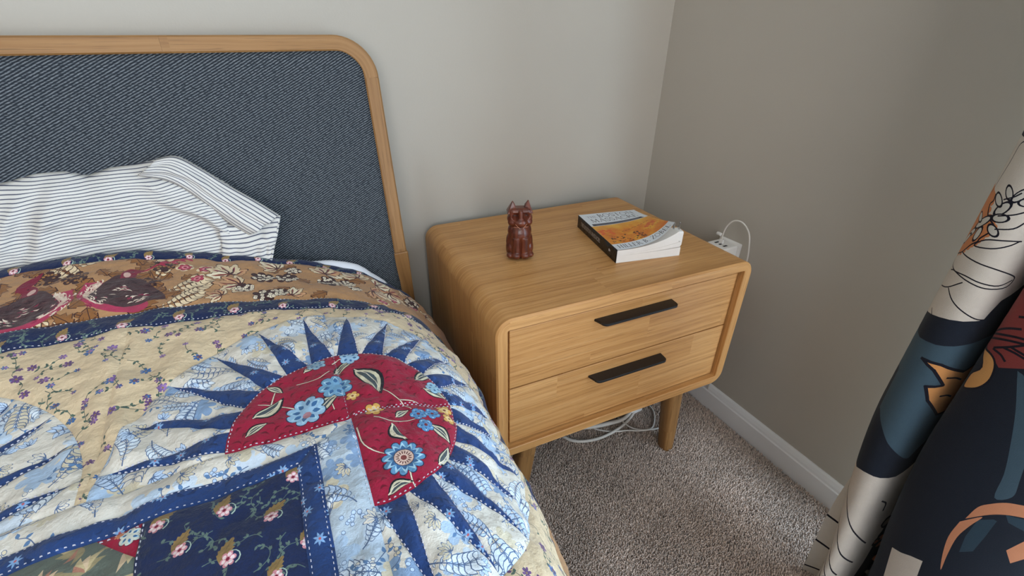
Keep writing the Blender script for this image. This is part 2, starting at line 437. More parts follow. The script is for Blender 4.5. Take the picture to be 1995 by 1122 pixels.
# ------------------------------------------------------------------ bed: frame with upholstered headboard
HL, HX, HY, HZ, HYAW = 0.15481, -0.78385, -0.0583, 0.9738, 0.01059
BED = empty('bed_frame', (HX, HY, 0), HYAW)
tag(BED, 'bed with wood-framed headboard upholstered in charcoal twill', 'bed')
Wd = np.array([0, -math.sin(HL), -math.cos(HL)]); Nd = np.array([0, -math.cos(HL), math.sin(HL)]); O = np.array([0, 0, HZ])
def hb(u, w, n): return O+np.array([u, 0, 0])+Wd*w+Nd*n
HBW = 1.62; RT, PW, TH, RC = .0265, .0275, .034, .072
def sweep(name, outer, inner, mat, parent, th=TH, v0=0.0):
    """frame member between an outer and an inner (u, w) line, th deep"""
    V = []; UV = []; F = []; s = 0
    be = .003
    for i, (o, q) in enumerate(zip(outer, inner)):
        o = np.array(o); q = np.array(q); d = (q-o)/np.linalg.norm(q-o)
        if i: s += np.linalg.norm((np.array(outer[i])+np.array(inner[i])-np.array(outer[i-1])-np.array(inner[i-1]))/2)
        sec = [(o, -th), (o, -be), (o+d*be, 0), (q-d*be, 0), (q, -be), (q, -th), (o, -th)]; acc = 0; prev = None
        for p, n in sec:
            P = hb(p[0], p[1], n)
            if prev is not None: acc += np.linalg.norm(P-prev)
            prev = P; V.append(P); UV.append((s, acc+v0))
    m = 7
    for i in range(len(outer)-1):
        for k in range(m-1): F.append((i*m+k, i*m+k+1, (i+1)*m+k+1, (i+1)*m+k))
    F.append(tuple(range(m-2, -1, -1))); F.append(tuple((len(outer)-1)*m+k for k in range(m-1)))
    return mesh_obj(name, V, F, mat, parent, False, UV)
ri = .047
outer = []; inner = []
for k in range(13):
    a = PI/2*k/12
    outer.append((-RC+RC*math.cos(a), RC-RC*math.sin(a)))
    inner.append((-PW-ri+ri*math.cos(a), RT+ri-ri*math.sin(a)))
tr_o = outer+[(-.33, 0), (-.3312, 0)]; tr_i = inner+[(-.33, RT), (-.3312, RT)]
tl_o = [(-.3314, 0), (-HBW/2, 0)]+[(-HBW-u, w) for u, w in outer[::-1]]
tl_i = [(-.3314, RT), (-HBW/2, RT)]+[(-HBW-u, w) for u, w in inner[::-1]]
sweep('top_rail', tr_o, tr_i, M['acacia_rail'], BED)
sweep('top_rail', tl_o, tl_i, M['acacia_rail'], BED, v0=.41)
wj = .4185
for sd in (0, 1):
    f = (lambda u: u) if sd == 0 else (lambda u: -HBW-u)
    sweep('post', [(f(0), RC+.0006), (f(0), wj)], [(f(-PW), RC+.0006), (f(-PW), wj)], M['acacia_rail'], BED, v0=.2+sd)
    # thicker straight leg below the joint
    P0 = hb(0, wj+.0006, 0); V = []; UV = []; F = []
    for z in (P0[2], .30, 0.0):
        y = P0[1]-(P0[2]-z)*.09; tp = .0 if z > .2 else .004
        for x, yy in ((.0028-tp, y-.001), (-PW-.001+tp, y-.001), (-PW-.001+tp, y+TH), (.0028-tp, y+TH)):
            V.append((f(x), yy, z)); UV.append((z+.7*sd, x*1.0+yy))
    for i in range(2):
        for k in range(4): F.append((i*4+k, i*4+(k+1) % 4, (i+1)*4+(k+1) % 4, (i+1)*4+k))
    F += [(3, 2, 1, 0), (8, 9, 10, 11)]
    lg = mesh_obj('leg', V, F, M['acacia_rail'], BED, False, UV)
    md = lg.modifiers.new('bevel', 'BEVEL'); md.width = .003; md.segments = 2
# upholstered panel: padded, recessed in the frame
def panel():
    nu, nw = 150, 60; V = []; UV = []; F = []; u0, u1, w0, w1 = -PW-.0005, -HBW+PW+.0005, RT+.0005, .68
    for j in range(nw+1):
        w = w0+(w1-w0)*(j/nw)
        for i in range(nu+1):
            t = i/nu; u = u0+(u1-u0)*t
            # rounded upper corners
            r = ri
            for cu, sg in ((u0-r, 1), (u1+r, -1)):
                du = (u-cu)*sg; dw = w0+r-w
                if du > 0 and dw > 0:
                    q = max(du, dw)
                    L = math.hypot(du, dw); k = q/L if L > 1e-9 else 1
                    uu = cu+sg*du*k; ww = w0+r-dw*k; u, w_ = uu, ww
                    break
            else: w_ = w
            e = min(abs(u-u0), abs(u-u1), abs(w_-w0)); n = -.010+.009*(1-math.exp(-e/.012))
            V.append(hb(u, w_, n)); UV.append((u, -w_))
    for j in range(nw):
        for i in range(nu): a = j*(nu+1)+i; F.append((a, a+nu+1, a+nu+2, a+1))
    o = mesh_obj('headboard_panel', V, F, M['twill'], BED, True, UV)
    so = o.modifiers.new('thick', 'SOLIDIFY'); so.thickness = .015; so.offset = -1 if False else 1
    so.offset = 0
    o['label'] = 'charcoal twill upholstery'
panel()
# side rails and slatted base hidden under the quilt
for sd in (0, 1):
    xx = -.05 if sd == 0 else -HBW+.05
    board_uv('side_rail', xx-.012, xx+.012, -2.02, -.13, .16, .27, M['acacia_rail'], BED, .003)
board_uv('foot_rail', -HBW+.04, -.04, -2.05, -2.02, .16, .27, M['acacia_rail'], BED, .003)
for sx in (-.08, -HBW+.08): board_uv('leg', sx-.025, sx+.025, -2.03, -1.98, 0, .16, M['acacia_rail'], BED, .004)
# mattress under the quilt
bm = bmesh.new(); add_box(bm, (-1.62, -1.16, .40), (1.40, 1.98, .24), .075, 5)
mt = bm_obj('mattress', bm, M['mattress_white'], None, True); mt.location = (0, 0, 0)
tag(mt, 'white mattress hidden under the patchwork quilt', 'mattress')
bm = bmesh.new(); add_box(bm, (-1.60, -1.12, .274), (1.50, 1.80, .012), 0.003)
bm_obj('slat_base', bm, M['acacia_rail'], BED).matrix_parent_inverse = Matrix.Translation((-HX, -HY, 0))
# fitted sheet bunched up at the head of the mattress
def sheet():
    nx, ny = 60, 26; V = []; F = []
    xs = np.array([-1.06, -1.013, -.98, -.9436, -.897, -.870, -.842, -.815]); zt = np.array([.585, .594, .5955, .591, .5735, .547, .516, .47])
    for j in range(ny+1):
        t = j/ny
        for i in range(nx+1):
            x = -1.5+(.70)*i/nx; z = np.interp(x, xs, zt, left=.585)
            z += .0015*math.sin(x*190)*S01((x+.95)/.1)
            a = PI*t; y = -.155-.022*math.cos(a)*-1-.012; V.append((x, y, z-.030*(1-math.sin(a))-(.10 if t in (0, 1) else 0)))
    for j in range(ny):
        for i in range(nx): a = j*(nx+1)+i; F.append((a, a+1, a+nx+2, a+nx+1))
    o = mesh_obj('fitted_sheet', V, F, M['sheet_white'], None, True)
    tag(o, 'white fitted sheet bunched behind the quilt against the headboard', 'sheet')
sheet()
# ------------------------------------------------------------------ vector print toolkit
# a print is a list of (polygon, colour); polygons are merged into the sheet's own triangulation
def ell(c, a, b=None, rot=0.0, n=10):
    b = a if b is None else b; cr, sr = math.cos(rot), math.sin(rot)
    return [(c[0]+a*math.cos(t)*cr-b*math.sin(t)*sr, c[1]+a*math.cos(t)*sr+b*math.sin(t)*cr) for t in (2*PI*k/n for k in range(n))]
def leafp(p, q, w, n=5, bend=0.0):
    p = np.array(p, float); q = np.array(q, float); d = q-p; nrm = np.array([-d[1], d[0]])
    L = np.linalg.norm(d)+1e-12; nrm /= L; up = []; dn = []
    for k in range(1, n):
        t = k/n; m = p+d*t+nrm*bend*L*math.sin(PI*t); h = w*math.sin(PI*t**.8)
        up.append(tuple(m+nrm*h)); dn.append(tuple(m-nrm*h))
    return [tuple(p)]+dn+[tuple(q)]+up[::-1]
def jag(p, q, w, teeth=5, depth=.35):
    """serrated leaf"""
    p = np.array(p, float); q = np.array(q, float); d = q-p; L = np.linalg.norm(d)+1e-12; nrm = np.array([-d[1], d[0]])/L; up = []; dn = []
    m = teeth*2
    for k in range(1, m):
        t = k/m; h = w*math.sin(PI*t**.75)*(1 if k % 2 else 1-depth); c = p+d*(t+(.04 if k % 2 else -.02))
        up.append(tuple(c+nrm*h)); dn.append(tuple(c-nrm*h))
    return [tuple(p)]+dn+[tuple(q)]+up[::-1]
def lobes(c, r, n=5, depth=.3, rot=0.0, m=3):
    P = []
    for k in range(n*m*2):
        a = rot+2*PI*k/(n*m*2); f = abs(math.sin((k/(m*2))*PI)); P.append((c[0]+r*(1-depth+depth*f**.6)*math.cos(a), c[1]+r*(1-depth+depth*f**.6)*math.sin(a)))
    return P
def ribbon(pts, w, w1=None):
    """open stroke as one polygon"""
    P = np.array(pts, float); w1 = w if w1 is None else w1
    T = np.gradient(P, axis=0); T /= np.linalg.norm(T, axis=1)[:, None]+1e-12; N = np.stack([-T[:, 1], T[:, 0]], 1)
    h = np.linspace(w/2, w1/2, len(P))[:, None]
    return [tuple(p) for p in P-N*h]+[tuple(p) for p in (P+N*h)[::-1]]
def stroke(pts, w):
    """stroke as separate quads, safe for loops"""
    out = []
    for a, b in zip(pts[:-1], pts[1:]):
        a = np.array(a, float); b = np.array(b, float); d = b-a; L = np.linalg.norm(d)
        if L < 1e-9: continue
        d /= L; n = np.array([-d[1], d[0]])*w/2; e = d*w*.35
        out.append([tuple(a-e-n), tuple(b+e-n), tuple(b+e+n), tuple(a-e+n)])
    return out
def smooth2(pts, n=4): return [tuple(p) for p in catmull(pts, n)]
def ccw(P):
    a = 0.0
    for (x0, y0), (x1, y1) in zip(P, P[1:]+P[:1]): a += x0*y1-x1*y0
    return P if a > 0 else P[::-1]
def resample(P, step):
    out = []
    for a, b in zip(P, P[1:]+P[:1]):
        m = max(1, int(math.ceil(math.hypot(b[0]-a[0], b[1]-a[1])/step)))
        for k in range(m): out.append((a[0]+(b[0]-a[0])*k/m, a[1]+(b[1]-a[1])*k/m))
    return out
def inside(pts, poly):
    x, y = pts[:, 0], pts[:, 1]; c = np.zeros(len(x), bool); P = np.array(poly)
    for (x0, y0), (x1, y1) in zip(P, np.roll(P, -1, 0)):
        if y0 == y1: continue
        m = ((y0 > y) != (y1 > y)) & (x < (x1-x0)*(y-y0)/(y1-y0)+x0); c ^= m
    return c
def seam_dist(pts, poly):
    P = np.array(poly); Q = np.roll(P, -1, 0); d = np.full(len(pts), 1e9)
    for a, b in zip(P, Q):
        ab = b-a; L2 = ab@ab
        if L2 < 1e-14: continue
        t = np.clip(((pts-a)@ab)/L2, 0, 1); d = np.minimum(d, np.hypot(*(pts-a-t[:, None]*ab).T))
    return d
STAT = dict(tri=0)
def printed_sheet(name, outline, prints, base, step, mapfn, mat, parent, puff=0.0, seed=0, exact=False):
    """triangulate outline + print polygons + grid in 2-D, then lay the sheet onto its surface"""
    SC = 100.0
    outline = ccw(resample([tuple(map(float, p)) for p in outline], step)); O2 = np.array(outline)
    lo, hi = O2.min(0), O2.max(0)
    pts = [Vector((p[0]*SC, p[1]*SC)) for p in outline]; faces = [list(range(len(outline)))]; cols = [base]
    for poly, c in prints:
        A = np.array(poly)
        if (A.max(0) < lo).any() or (A.min(0) > hi).any(): continue
        poly = [tuple(map(float, p)) for p in poly]
        if (A.max(0)-A.min(0)).max() > step*1.3: poly = resample(poly, step*1.3)
        poly = ccw(poly); i0 = len(pts)
        pts += [Vector((p[0]*SC, p[1]*SC)) for p in poly]; faces.append(list(range(i0, i0+len(poly)))); cols.append(c)
    rng = np.random.default_rng(seed+17)
    gx, gy = np.meshgrid(np.arange(lo[0]+step*.5, hi[0], step), np.arange(lo[1]+step*.5, hi[1], step))
    gx = gx+((np.arange(gx.shape[0]) % 2)*step*.5)[:, None]
    G = np.stack([gx.ravel(), gy.ravel()], 1)+rng.uniform(-.12, .12, (gx.size, 2))*step
    if len(G):
        G = G[inside(G, outline)]
        if len(G): G = G[seam_dist(G, outline) > step*.35]
    pts += [Vector((p[0]*SC, p[1]*SC)) for p in G]
    vo, _, fo, _, _, of = delaunay_2d_cdt(pts, [], faces, 1, 1e-4, True)
    sv = np.array([(v.x/SC, v.y/SC) for v in vo]); F = []; FC = []
    for f, o in zip(fo, of):
        if 0 not in o: continue
        F.append(f); FC.append(max(o))
    if not F: return None
    used = np.unique([i for f in F for i in f]); remap = -np.ones(len(sv), int); remap[used] = np.arange(len(used)); sv = sv[used]
    F = [tuple(remap[i] for i in f) for f in F]
    d = seam_dist(sv, outline) if puff > 0 else None
    h = puff*(1-np.exp(-d/.0045)) if puff > 0 else np.zeros(len(sv))
    P = mapfn(sv[:, 0], sv[:, 1], h)
    lc = []
    for f, k in zip(F, FC):
        c = cols[k]
        if callable(c):
            for i in f: lc.append(tuple(c(sv[i, 0], sv[i, 1]))+(1,))
        else:
            for i in f: lc.append(tuple(c)+(1,))
    STAT['tri'] += len(F)
    ob = mesh_obj(name, P, F, mat, parent, True, None, lc)
    if exact:      # shade with the surface's own normals
        e = .0012; s_, v_ = sv[:, 0], sv[:, 1]; z_ = np.zeros(len(sv))
        N = np.cross(mapfn(s_+e, v_, z_)-mapfn(s_-e, v_, z_), mapfn(s_, v_+e, z_)-mapfn(s_, v_-e, z_)); N /= np.linalg.norm(N, axis=1)[:, None]+1e-12
        ob.data.normals_split_custom_set_from_vertices([tuple(n) for n in N])
    return ob
# ------------------------------------------------------------------ patchwork quilt
QK, QO = 0.955, np.array([-.0444, -.0467, .0442])     # quilt size and place
def quilt_base(s, v):
    """pattern position (s across the bed, v towards the head) -> draped position"""
    s = np.asarray(s, float); v = np.asarray(v, float); n = 28; t = (np.arange(n)+.5)/n
    vv = np.clip(v, -1.1, .2)
    s0 = -1.0462-.0058*(vv+.617); w = .3716+.1393*(vv+.617)
    L = np.maximum(0, s-s0); ph = 1.2631*S01(L[..., None]*t/w[..., None])+.36*S01((s0[..., None]+L[..., None]*t+.645)/.10)
    X = np.minimum(s, s0)+L*np.cos(ph).mean(-1); Ze = -L*np.sin(ph).mean(-1)
    sl = S01((-.7615-s)/(-.7615+1.3333)); Lv = np.maximum(0, v+.5882)
    ps = (-.1761+(.1904+.1761)*sl[..., None])*S01(Lv[..., None]*t/.12)
    Y = np.minimum(v, -.5882)+Lv*np.cos(ps).mean(-1); Zl = Lv*np.sin(ps).mean(-1)
    P = np.stack([X, Y, .60+Ze+Zl+.0396*np.clip(X+1.1, -.6, .5)], -1)
    return P*QK+QO
def quilt_map(s, v, h):
    P = quilt_base(s, v); e = .002
    du = quilt_base(s+e, v)-quilt_base(s-e, v); dv = quilt_base(s, v+e)-quilt_base(s, v-e)
    N = np.cross(du, dv); N /= np.linalg.norm(N, axis=-1)[..., None]
    wr = .0022*vnoise(s*64, v*64, 1)+.0036*vnoise(s*26+3, v*26, 2)+.0035*vnoise(s*7, v*7, 4)
    # loose ridges: the slack seam between the two suns and folds along the drop
    wr = wr+.006*np.exp(-((s+1.2225+.02*np.sin(v*14))/.012)**2)*S01((v+.62)/.06)*S01((-.37-v)/.05)
    wr = wr+.004*np.sin(v*26+s*8)*S01((s+.86)/.15)
    wr = wr+.0025*np.sin((s*.9+v*.45)*150+3*vnoise(s*9, v*9, 8))*np.exp(-((s+1.21)/.07)**2)*S01((v+.66)/.1)*S01((-.40-v)/.1)
    return P+N*(wr+h)[..., None]
QUILT = empty('patchwork_quilt', (0, 0, 0))
tag(QUILT, 'hand-stitched patchwork quilt with red and blue sunburst medallions and bird border', 'quilt')
C_CREAM = rgb(212, 190, 156); C_NAVY = rgb(27, 40, 76); C_RAY = rgb(36, 62, 112); C_RED = rgb(150, 24, 54)
C_TOILE = rgb(214, 208, 196); C_TAN = rgb(174, 132, 92); C_TBLUE = rgb(92, 126, 166); C_TPALE = rgb(186, 206, 230); C_LINE = rgb(84, 104, 138)
C_WHITE = rgb(226, 222, 212); C_DB = rgb(62, 36, 36); C_MAR = rgb(122, 30, 54); C_PINK = rgb(206, 140, 150); C_LT = rgb(222, 200, 164)
C_GREEN = rgb(74, 92, 82); C_OLIVE = rgb(142, 116, 72); C_PUR = rgb(108, 76, 122); C_BLUE = rgb(66, 104, 156); C_BLACK = rgb(26, 26, 34); C_YEL = rgb(216, 166, 86)
def shade(c, k): return tuple(min(1, x*k) for x in c)
VB, WNB, WBR, WNA = -.3402, .0394, .1404, .0246
SC_, VC_, RR, RO, RG = -.979, -.6178, .1248, .2343, .239
SB = SC_+(VB-VC_); PITCH = .487
def bbox(o): A = np.array(o); return A[:, 0].min(), A[:, 0].max(), A[:, 1].min(), A[:, 1].max()
def scatter(o, d, rng):
    x0, x1, y0, y1 = bbox(o); out = []
    ny = int((y1-y0)/d)+2
    for j in range(ny):
        for i in range(int((x1-x0)/d)+2):
            out.append((x0+(i+.5*(j % 2))*d+rng.uniform(-.28, .28)*d, y0+j*d+rng.uniform(-.28, .28)*d))
    return out
def pr_cream(o, seed, fine=True):
    rng = random.Random(seed); pr = []
    for c in scatter(o, .030, rng):
        a = rng.uniform(0, 2*PI); pts = [c]
        for k in range(4):
            a += rng.uniform(-.9, .9); pts.append((pts[-1][0]+.0085*math.cos(a), pts[-1][1]+.0085*math.sin(a)))
        sm = smooth2(pts, 3); pr.append((ribbon(sm, .0008, .0005), shade(C_GREEN, .8)))
        for k in range(1, len(pts)):
            for sg in (-1, 1):
                if rng.random() < .75:
                    b = a+sg*rng.uniform(.6, 1.3); L = rng.uniform(.004, .0062)
                    pr.append((leafp(pts[k], (pts[k][0]+L*math.cos(b), pts[k][1]+L*math.sin(b)), .0014, 4), shade(C_GREEN, rng.uniform(.8, 1.4))))
        for e, r in ((pts[-1], .0056), (pts[0], .0040)):
            if rng.random() < .85:
                c1 = rng.choice([C_PUR, C_BLUE, C_PUR, rgb(124, 96, 150)]); r *= rng.uniform(.75, 1.15)
                pr.append((lobes(e, r, 6, .62, rng.random()*6), c1)); pr.append((lobes((e[0]+r*.2, e[1]+r*.1), r*.55, 5, .5, rng.random()*6), rng.choice([C_BLUE, rgb(150, 116, 170), rgb(96, 70, 110)])))
                pr.append((ell(e, r*.2, n=6), C_OLIVE))
    return pr
def pr_vines(o, rng, d=.03, col=(96, 116, 108)):
    pr = []
    for c in scatter(o, d, rng):
        a = rng.uniform(0, 6.28); pts = [c]
        for k in range(5):
            a += rng.choice([-.7, .7])*rng.uniform(.5, 1.2); pts.append((pts[-1][0]+.0065*math.cos(a), pts[-1][1]+.0065*math.sin(a)))
        pr.append((ribbon(smooth2(pts, 3), .0007, .0005), rgb(*col)))
        for p in pts[1:]:
            for k in range(2):
                b = rng.uniform(0, 6.28); pr.append((leafp(p, (p[0]+.0042*math.cos(b), p[1]+.0042*math.sin(b)), .0011, 3), rgb(*col)))
    return pr
def tanleaf_flower(c, L, a, rng):
    e = (c[0]+L*math.cos(a), c[1]+L*math.sin(a)); pr = [(jag(c, e, L*.33, 6, .25), C_OLIVE), (ribbon([c, ((c[0]+e[0])/2, (c[1]+e[1])/2), e], .0006), shade(C_OLIVE, .7))]
    f = (c[0]+L*.30*math.cos(a-1.0), c[1]+L*.30*math.sin(a-1.0)); r = L*.30
    pr.append((lobes(f, r, 6, .35, rng.random()*6), C_PINK))
    for k in range(6):
        t = k*PI/3+rng.random()*.3; pr.append((ell((f[0]+r*.55*math.cos(t), f[1]+r*.55*math.sin(t)), r*.26, n=6), rgb(236, 214, 214)))
    pr.append((ell(f, r*.24, n=7), C_MAR))
    cu = [(f[0]+r*.9*math.cos(t)+r*.5, f[1]+r*.9*math.sin(t)) for t in np.linspace(-1.2, 1.6, 6)]
    pr.append((ribbon(cu, .0012, .0006), rgb(170, 190, 176)))
    return pr
def pr_navy(o, seed, locs, L=.02):
    rng = random.Random(seed); pr = pr_vines(o, rng, .024)
    for c in locs: pr += tanleaf_flower(c, L*rng.uniform(.9, 1.15), rng.uniform(.4, 1.2), rng)
    return pr
def pr_ray(o, seed):
    rng = random.Random(seed); pr = []
    for c in scatter(o, .011, rng):
        r = rng.uniform(.003, .006)
        if rng.random() < .8:
            a = rng.uniform(0, 6.28); q = (c[0]+2*r*math.cos(a), c[1]+2*r*math.sin(a))
            pr.append((leafp(c, q, r*.35, 4, .25), shade(C_RAY, rng.choice([.62, .7, 1.25, 1.45]))))
        if rng.random() < .13:
            for k in range(7):
                t = k*2*PI/7; pr.append((leafp(c, (c[0]+.0058*math.cos(t), c[1]+.0058*math.sin(t)), .0011, 3), rgb(128, 164, 206)))
            pr.append((ell(c, .0012, n=6), rgb(176, 96, 104)))
    return pr
def fern(c, a, L, rng, cl, fill, n=7):
    pr = []; pts = [c]
    for k in range(6): a += rng.uniform(.02, .22); pts.append((pts[-1][0]+L/6*math.cos(a), pts[-1][1]+L/6*math.sin(a)))
    sm = np.array(smooth2(pts, 3))
    for k in range(2, len(sm)-1, 2):
        d = sm[k]-sm[k-1]; b = math.atan2(d[1], d[0])
        for sg in (-1, 1):
            l = L*.32*math.sin(PI*min(.95, .15+.85*(1-k/len(sm)))); q = (sm[k][0]+l*math.cos(b+sg*.85), sm[k][1]+l*math.sin(b+sg*.85))
            pr.append((leafp(tuple(sm[k]), q, l*.25, 4, .1*sg), cl)); 
            m = (sm[k][0]*.9+q[0]*.1, sm[k][1]*.9+q[1]*.1); q2 = (sm[k][0]*.1+q[0]*.9, sm[k][1]*.1+q[1]*.9)
            pr.append((leafp(m, q2, l*.25-.00055 if l*.25 > .0011 else l*.12, 4, .1*sg), fill))
    pr.append((ribbon([tuple(p) for p in sm], .0012, .0006), cl)); return pr
def outl(poly_fn, grow, cl, fill):
    return [(poly_fn(grow), cl), (poly_fn(0), fill)]
def pr_toile(o, seed, blue=.0):
    """blue and white line print of feathery leaves, berries and petals"""
    rng = random.Random(seed); pr = []
    fills = [C_TPALE, rgb(218, 228, 236), C_TOILE, rgb(200, 214, 228), rgb(206, 196, 172)]
    for c in scatter(o, .030, rng):
        if rng.random() < .42+blue:
            P = lobes(c, rng.uniform(.011, .021), 6, .45, rng.random()*6); pr.append((P, rng.choice([rgb(132, 158, 190), rgb(168, 190, 214), rgb(186, 204, 222), rgb(200, 212, 224), rgb(206, 196, 172)])))
    for c in scatter(o, .024, rng):
        k = rng.random(); a = rng.uniform(0, 6.28)
        if k < .36: pr += fern(c, a, rng.uniform(.030, .050), rng, C_LINE, rng.choice(fills))
        elif k < .62:
            n = rng.randint(4, 6); R = rng.uniform(.009, .015); f = rng.choice(fills)
            for j in range(n):
                b = a+(j-n/2)*.55; q = (c[0]+R*math.cos(b), c[1]+R*math.sin(b))
                pr.append((jag(c, q, R*.30, 4, .25), C_LINE)); pr.append((jag((c[0]*.88+q[0]*.12, c[1]*.88+q[1]*.12), (c[0]*.08+q[0]*.92, c[1]*.08+q[1]*.92), R*.30-.0006, 4, .25), f))
                pr.append((ribbon([c, (c[0]*.35+q[0]*.65, c[1]*.35+q[1]*.65)], .0007, .0004), rgb(120, 146, 182)))
        elif k < .82:
            f = rng.choice([C_TPALE, C_WHITE, rgb(216, 204, 176)])
            for j in range(11):
                q = (c[0]+rng.uniform(-.010, .010), c[1]+rng.uniform(-.008, .008)); r = rng.uniform(.0019, .0027)
                pr.append((ell(q, r, n=7), C_LINE)); pr.append((ell(q, r-.0005, n=7), f))
        else:
            pts = [c]
            for j in range(6): a += rng.uniform(-1.0, 1.0); pts.append((pts[-1][0]+.006*math.cos(a), pts[-1][1]+.006*math.sin(a)))
            for q in stroke(smooth2(pts, 3), .0008): pr.append((q, C_LINE))
            for p in pts[1:]: b = rng.uniform(0, 6.28); pr.append((leafp(p, (p[0]+.006*math.cos(b), p[1]+.006*math.sin(b)), .0018, 4), C_TBLUE))
    return pr
def gleaf(p, q, w, bend=.0):
    """black-edged cream and green leaf of the red print"""
    p = np.array(p); q = np.array(q)
    def sh(a, b): return tuple(p+(q-p)*a), tuple(p+(q-p)*b)
    a, b = sh(0, 1); pr = [(leafp(a, b, w, 8, bend), C_BLACK)]
    a, b = sh(.06, .92); pr.append((leafp(a, b, w*.76, 8, bend), rgb(204, 196, 168)))
    a, b = sh(.12, .84); pr.append((leafp(a, b, w*.40, 7, bend+.03), rgb(70, 80, 84)))
    a, b = sh(.1, .9); n = np.array([-(q-p)[1], (q-p)[0]])
    mid = [tuple(p+(q-p)*t+n*bend*math.sin(PI*t)) for t in (.02, .3, .6, .9)]; pr.append((ribbon(mid, .0012, .0006), rgb(226, 214, 190))); return pr
def bflower(c, r, n, seed, petal=(96, 146, 184)):
    rng = random.Random(seed); pr = [(lobes(c, r*1.06, n, .25, 0), rgb(30, 44, 74)), (lobes(c, r, n, .25, 0), rgb(*petal))]
    for k in range(n):
        t = (k+.5)*2*PI/n*1.0
        for f, cl in ((.92, rgb(170, 208, 226)), (.74, rgb(60, 104, 150))):
            pr.append((leafp((c[0]+r*.32*math.cos(t), c[1]+r*.32*math.sin(t)), (c[0]+r*f*math.cos(t+.12), c[1]+r*f*math.sin(t+.12)), r*.13, 4), cl))
    return pr
def pr_red(o, seed):
    rng = random.Random(seed); pr = []
    for c in scatter(o, .0125, rng):
        a = rng.uniform(-.6, .9); L = rng.uniform(.006, .011); q = (c[0]+L*math.cos(a), c[1]+L*math.sin(a))
        pr.append((leafp(c, q, .0013, 4, .3), rgb(106, 12, 34)))
    st = lambda pts, w=.0024: [(ribbon(smooth2(pts, 4), w, w*.6), rgb(52, 30, 34)), (ribbon(smooth2(pts, 4), w*.62, w*.4), rgb(222, 208, 186))]
    for pts in ([(-.9766, -.6412), (-.9741, -.6711), (-.9567, -.6886)], [(-.9567, -.6337), (-.9367, -.6462), (-.9067, -.6462)], [(-.9517, -.5600), (-.9342, -.5850), (-.9217, -.6100), (-.912, -.628)],
                [(-.9217, -.6100), (-.90, -.615)], [(-1.0265, -.5813), (-1.059, -.5614), (-1.0715, -.5589)], [(-1.059, -.5614), (-1.052, -.535)], [(-.9392, -.7185), (-.9392, -.731), (-.9345, -.742)], [(-.9966, -.5788), (-.9941, -.600)], [(-.93, -.75), (-.925, -.73)],
                [(-1.03, -.535), (-1.005, -.54), (-.99, -.528)], [(-.985, -.512), (-.975, -.505), (-.96, -.517)]): pr += st(pts)
    for p, q, w, b in (((-.962, -.532), (-.9392, -.594), .0135, .14), ((-.8918, -.5739), (-.8520, -.5539), .009, .1), ((-1.078, -.5800), (-1.045, -.5520), .0085, -.12), ((-1.012, -.5990), (-.984, -.5763), .0085, .1),
                       ((-.8990, -.6560), (-.8790, -.6850), .0075, .08), ((-.9080, -.7160), (-.8840, -.6880), .0075, -.1), ((-.9340, -.640), (-.9142, -.6290), .0055, .1), ((-.9400, -.6480), (-.9300, -.6800), .0065, -.2),
                       ((-.9860, -.538), (-.9530, -.5085), .007, .1), ((-1.02, -.520), (-1.0, -.505), .006, .0), ((-.9650, -.7360), (-.9380, -.7300), .006, .2), ((-.8860, -.5900), (-.8560, -.6090), .008, .1),
                       ((-1.085, -.604), (-1.062, -.59), .006, .1), ((-.905, -.52), (-.885, -.535), .006, .1), ((-1.062, -.53), (-1.045, -.545), .006, .1)): pr += gleaf(p, q, w, b)
    for c, r in (((-.953, -.6195), .011), ((-.8690, -.6300), .0105), ((-.9715, -.5850), .008), ((-.8700, -.648), .009)):
        pr += [(lobes(c, r*1.1, 5, .4, .4), rgb(88, 40, 26)), (lobes(c, r, 5, .4, .4), C_YEL), (lobes(c, r*.6, 5, .4, .9), rgb(232, 202, 140)), (ell(c, r*.2, n=7), rgb(120, 56, 30))]
    pr += bflower((-.9875, -.5620), .0195, 7, 3, (112, 158, 190)); pr += bflower((-1.0235, -.5880), .0215, 8, 4, (150, 186, 214))
    pr += [(ell((-1.0235, -.594), .005, n=8), rgb(166, 120, 130))]
    pr += bflower((-1.004, -.5085), .012, 6, 9, (140, 170, 190)); pr += bflower((-.962, -.505), .013, 6, 10, (150, 186, 214)); pr += bflower((-.868, -.586), .012, 5, 13, (150, 190, 212))
    for c in ((-.9067, -.6387), (-.8893, -.6387), (-.9042, -.6590)):
        pr += bflower(c, .0098, 5, 5, (86, 138, 184)); pr += [(ell(c, .0022, n=8), rgb(120, 50, 60))]
    c = (-.9405, -.7000); pr += bflower(c, .0215, 12, 6)
    pr += [(ell(c, .0105, n=16), rgb(70, 40, 42)), (ell(c, .0098, n=16), rgb(216, 186, 170))]
    for k in range(16): t = k*PI/8; pr.append((leafp((c[0]+.004*math.cos(t), c[1]+.004*math.sin(t)), (c[0]+.0088*math.cos(t), c[1]+.0088*math.sin(t)), .0007, 3), rgb(96, 56, 54)))
    pr += [(ell(c, .0032, n=10), rgb(120, 60, 56))]
    return pr
def cleaf(c, a, R, rng, n=5):
    """cream leaf spray with dark outline and maroon veins"""
    pr = []
    for j in range(n):
        b = a+(j-(n-1)/2)*.62; l = R*(1-.12*abs(j-(n-1)/2)); q = (c[0]+l*math.cos(b), c[1]+l*math.sin(b))
        pr.append((jag(c, q, l*.30, 4, .25), C_DB)); pr.append((jag((c[0]*.92+q[0]*.08, c[1]*.92+q[1]*.08), (c[0]*.06+q[0]*.94, c[1]*.06+q[1]*.94), l*.30-.0011, 4, .25), rng.choice([C_LT, rgb(232, 218, 188), C_LT, rgb(196, 150, 110)])))
        pr.append((leafp(c, (c[0]*.25+q[0]*.75, c[1]*.25+q[1]*.75), l*.07, 4), C_MAR if j % 2 else rgb(136, 72, 60)))
    return pr
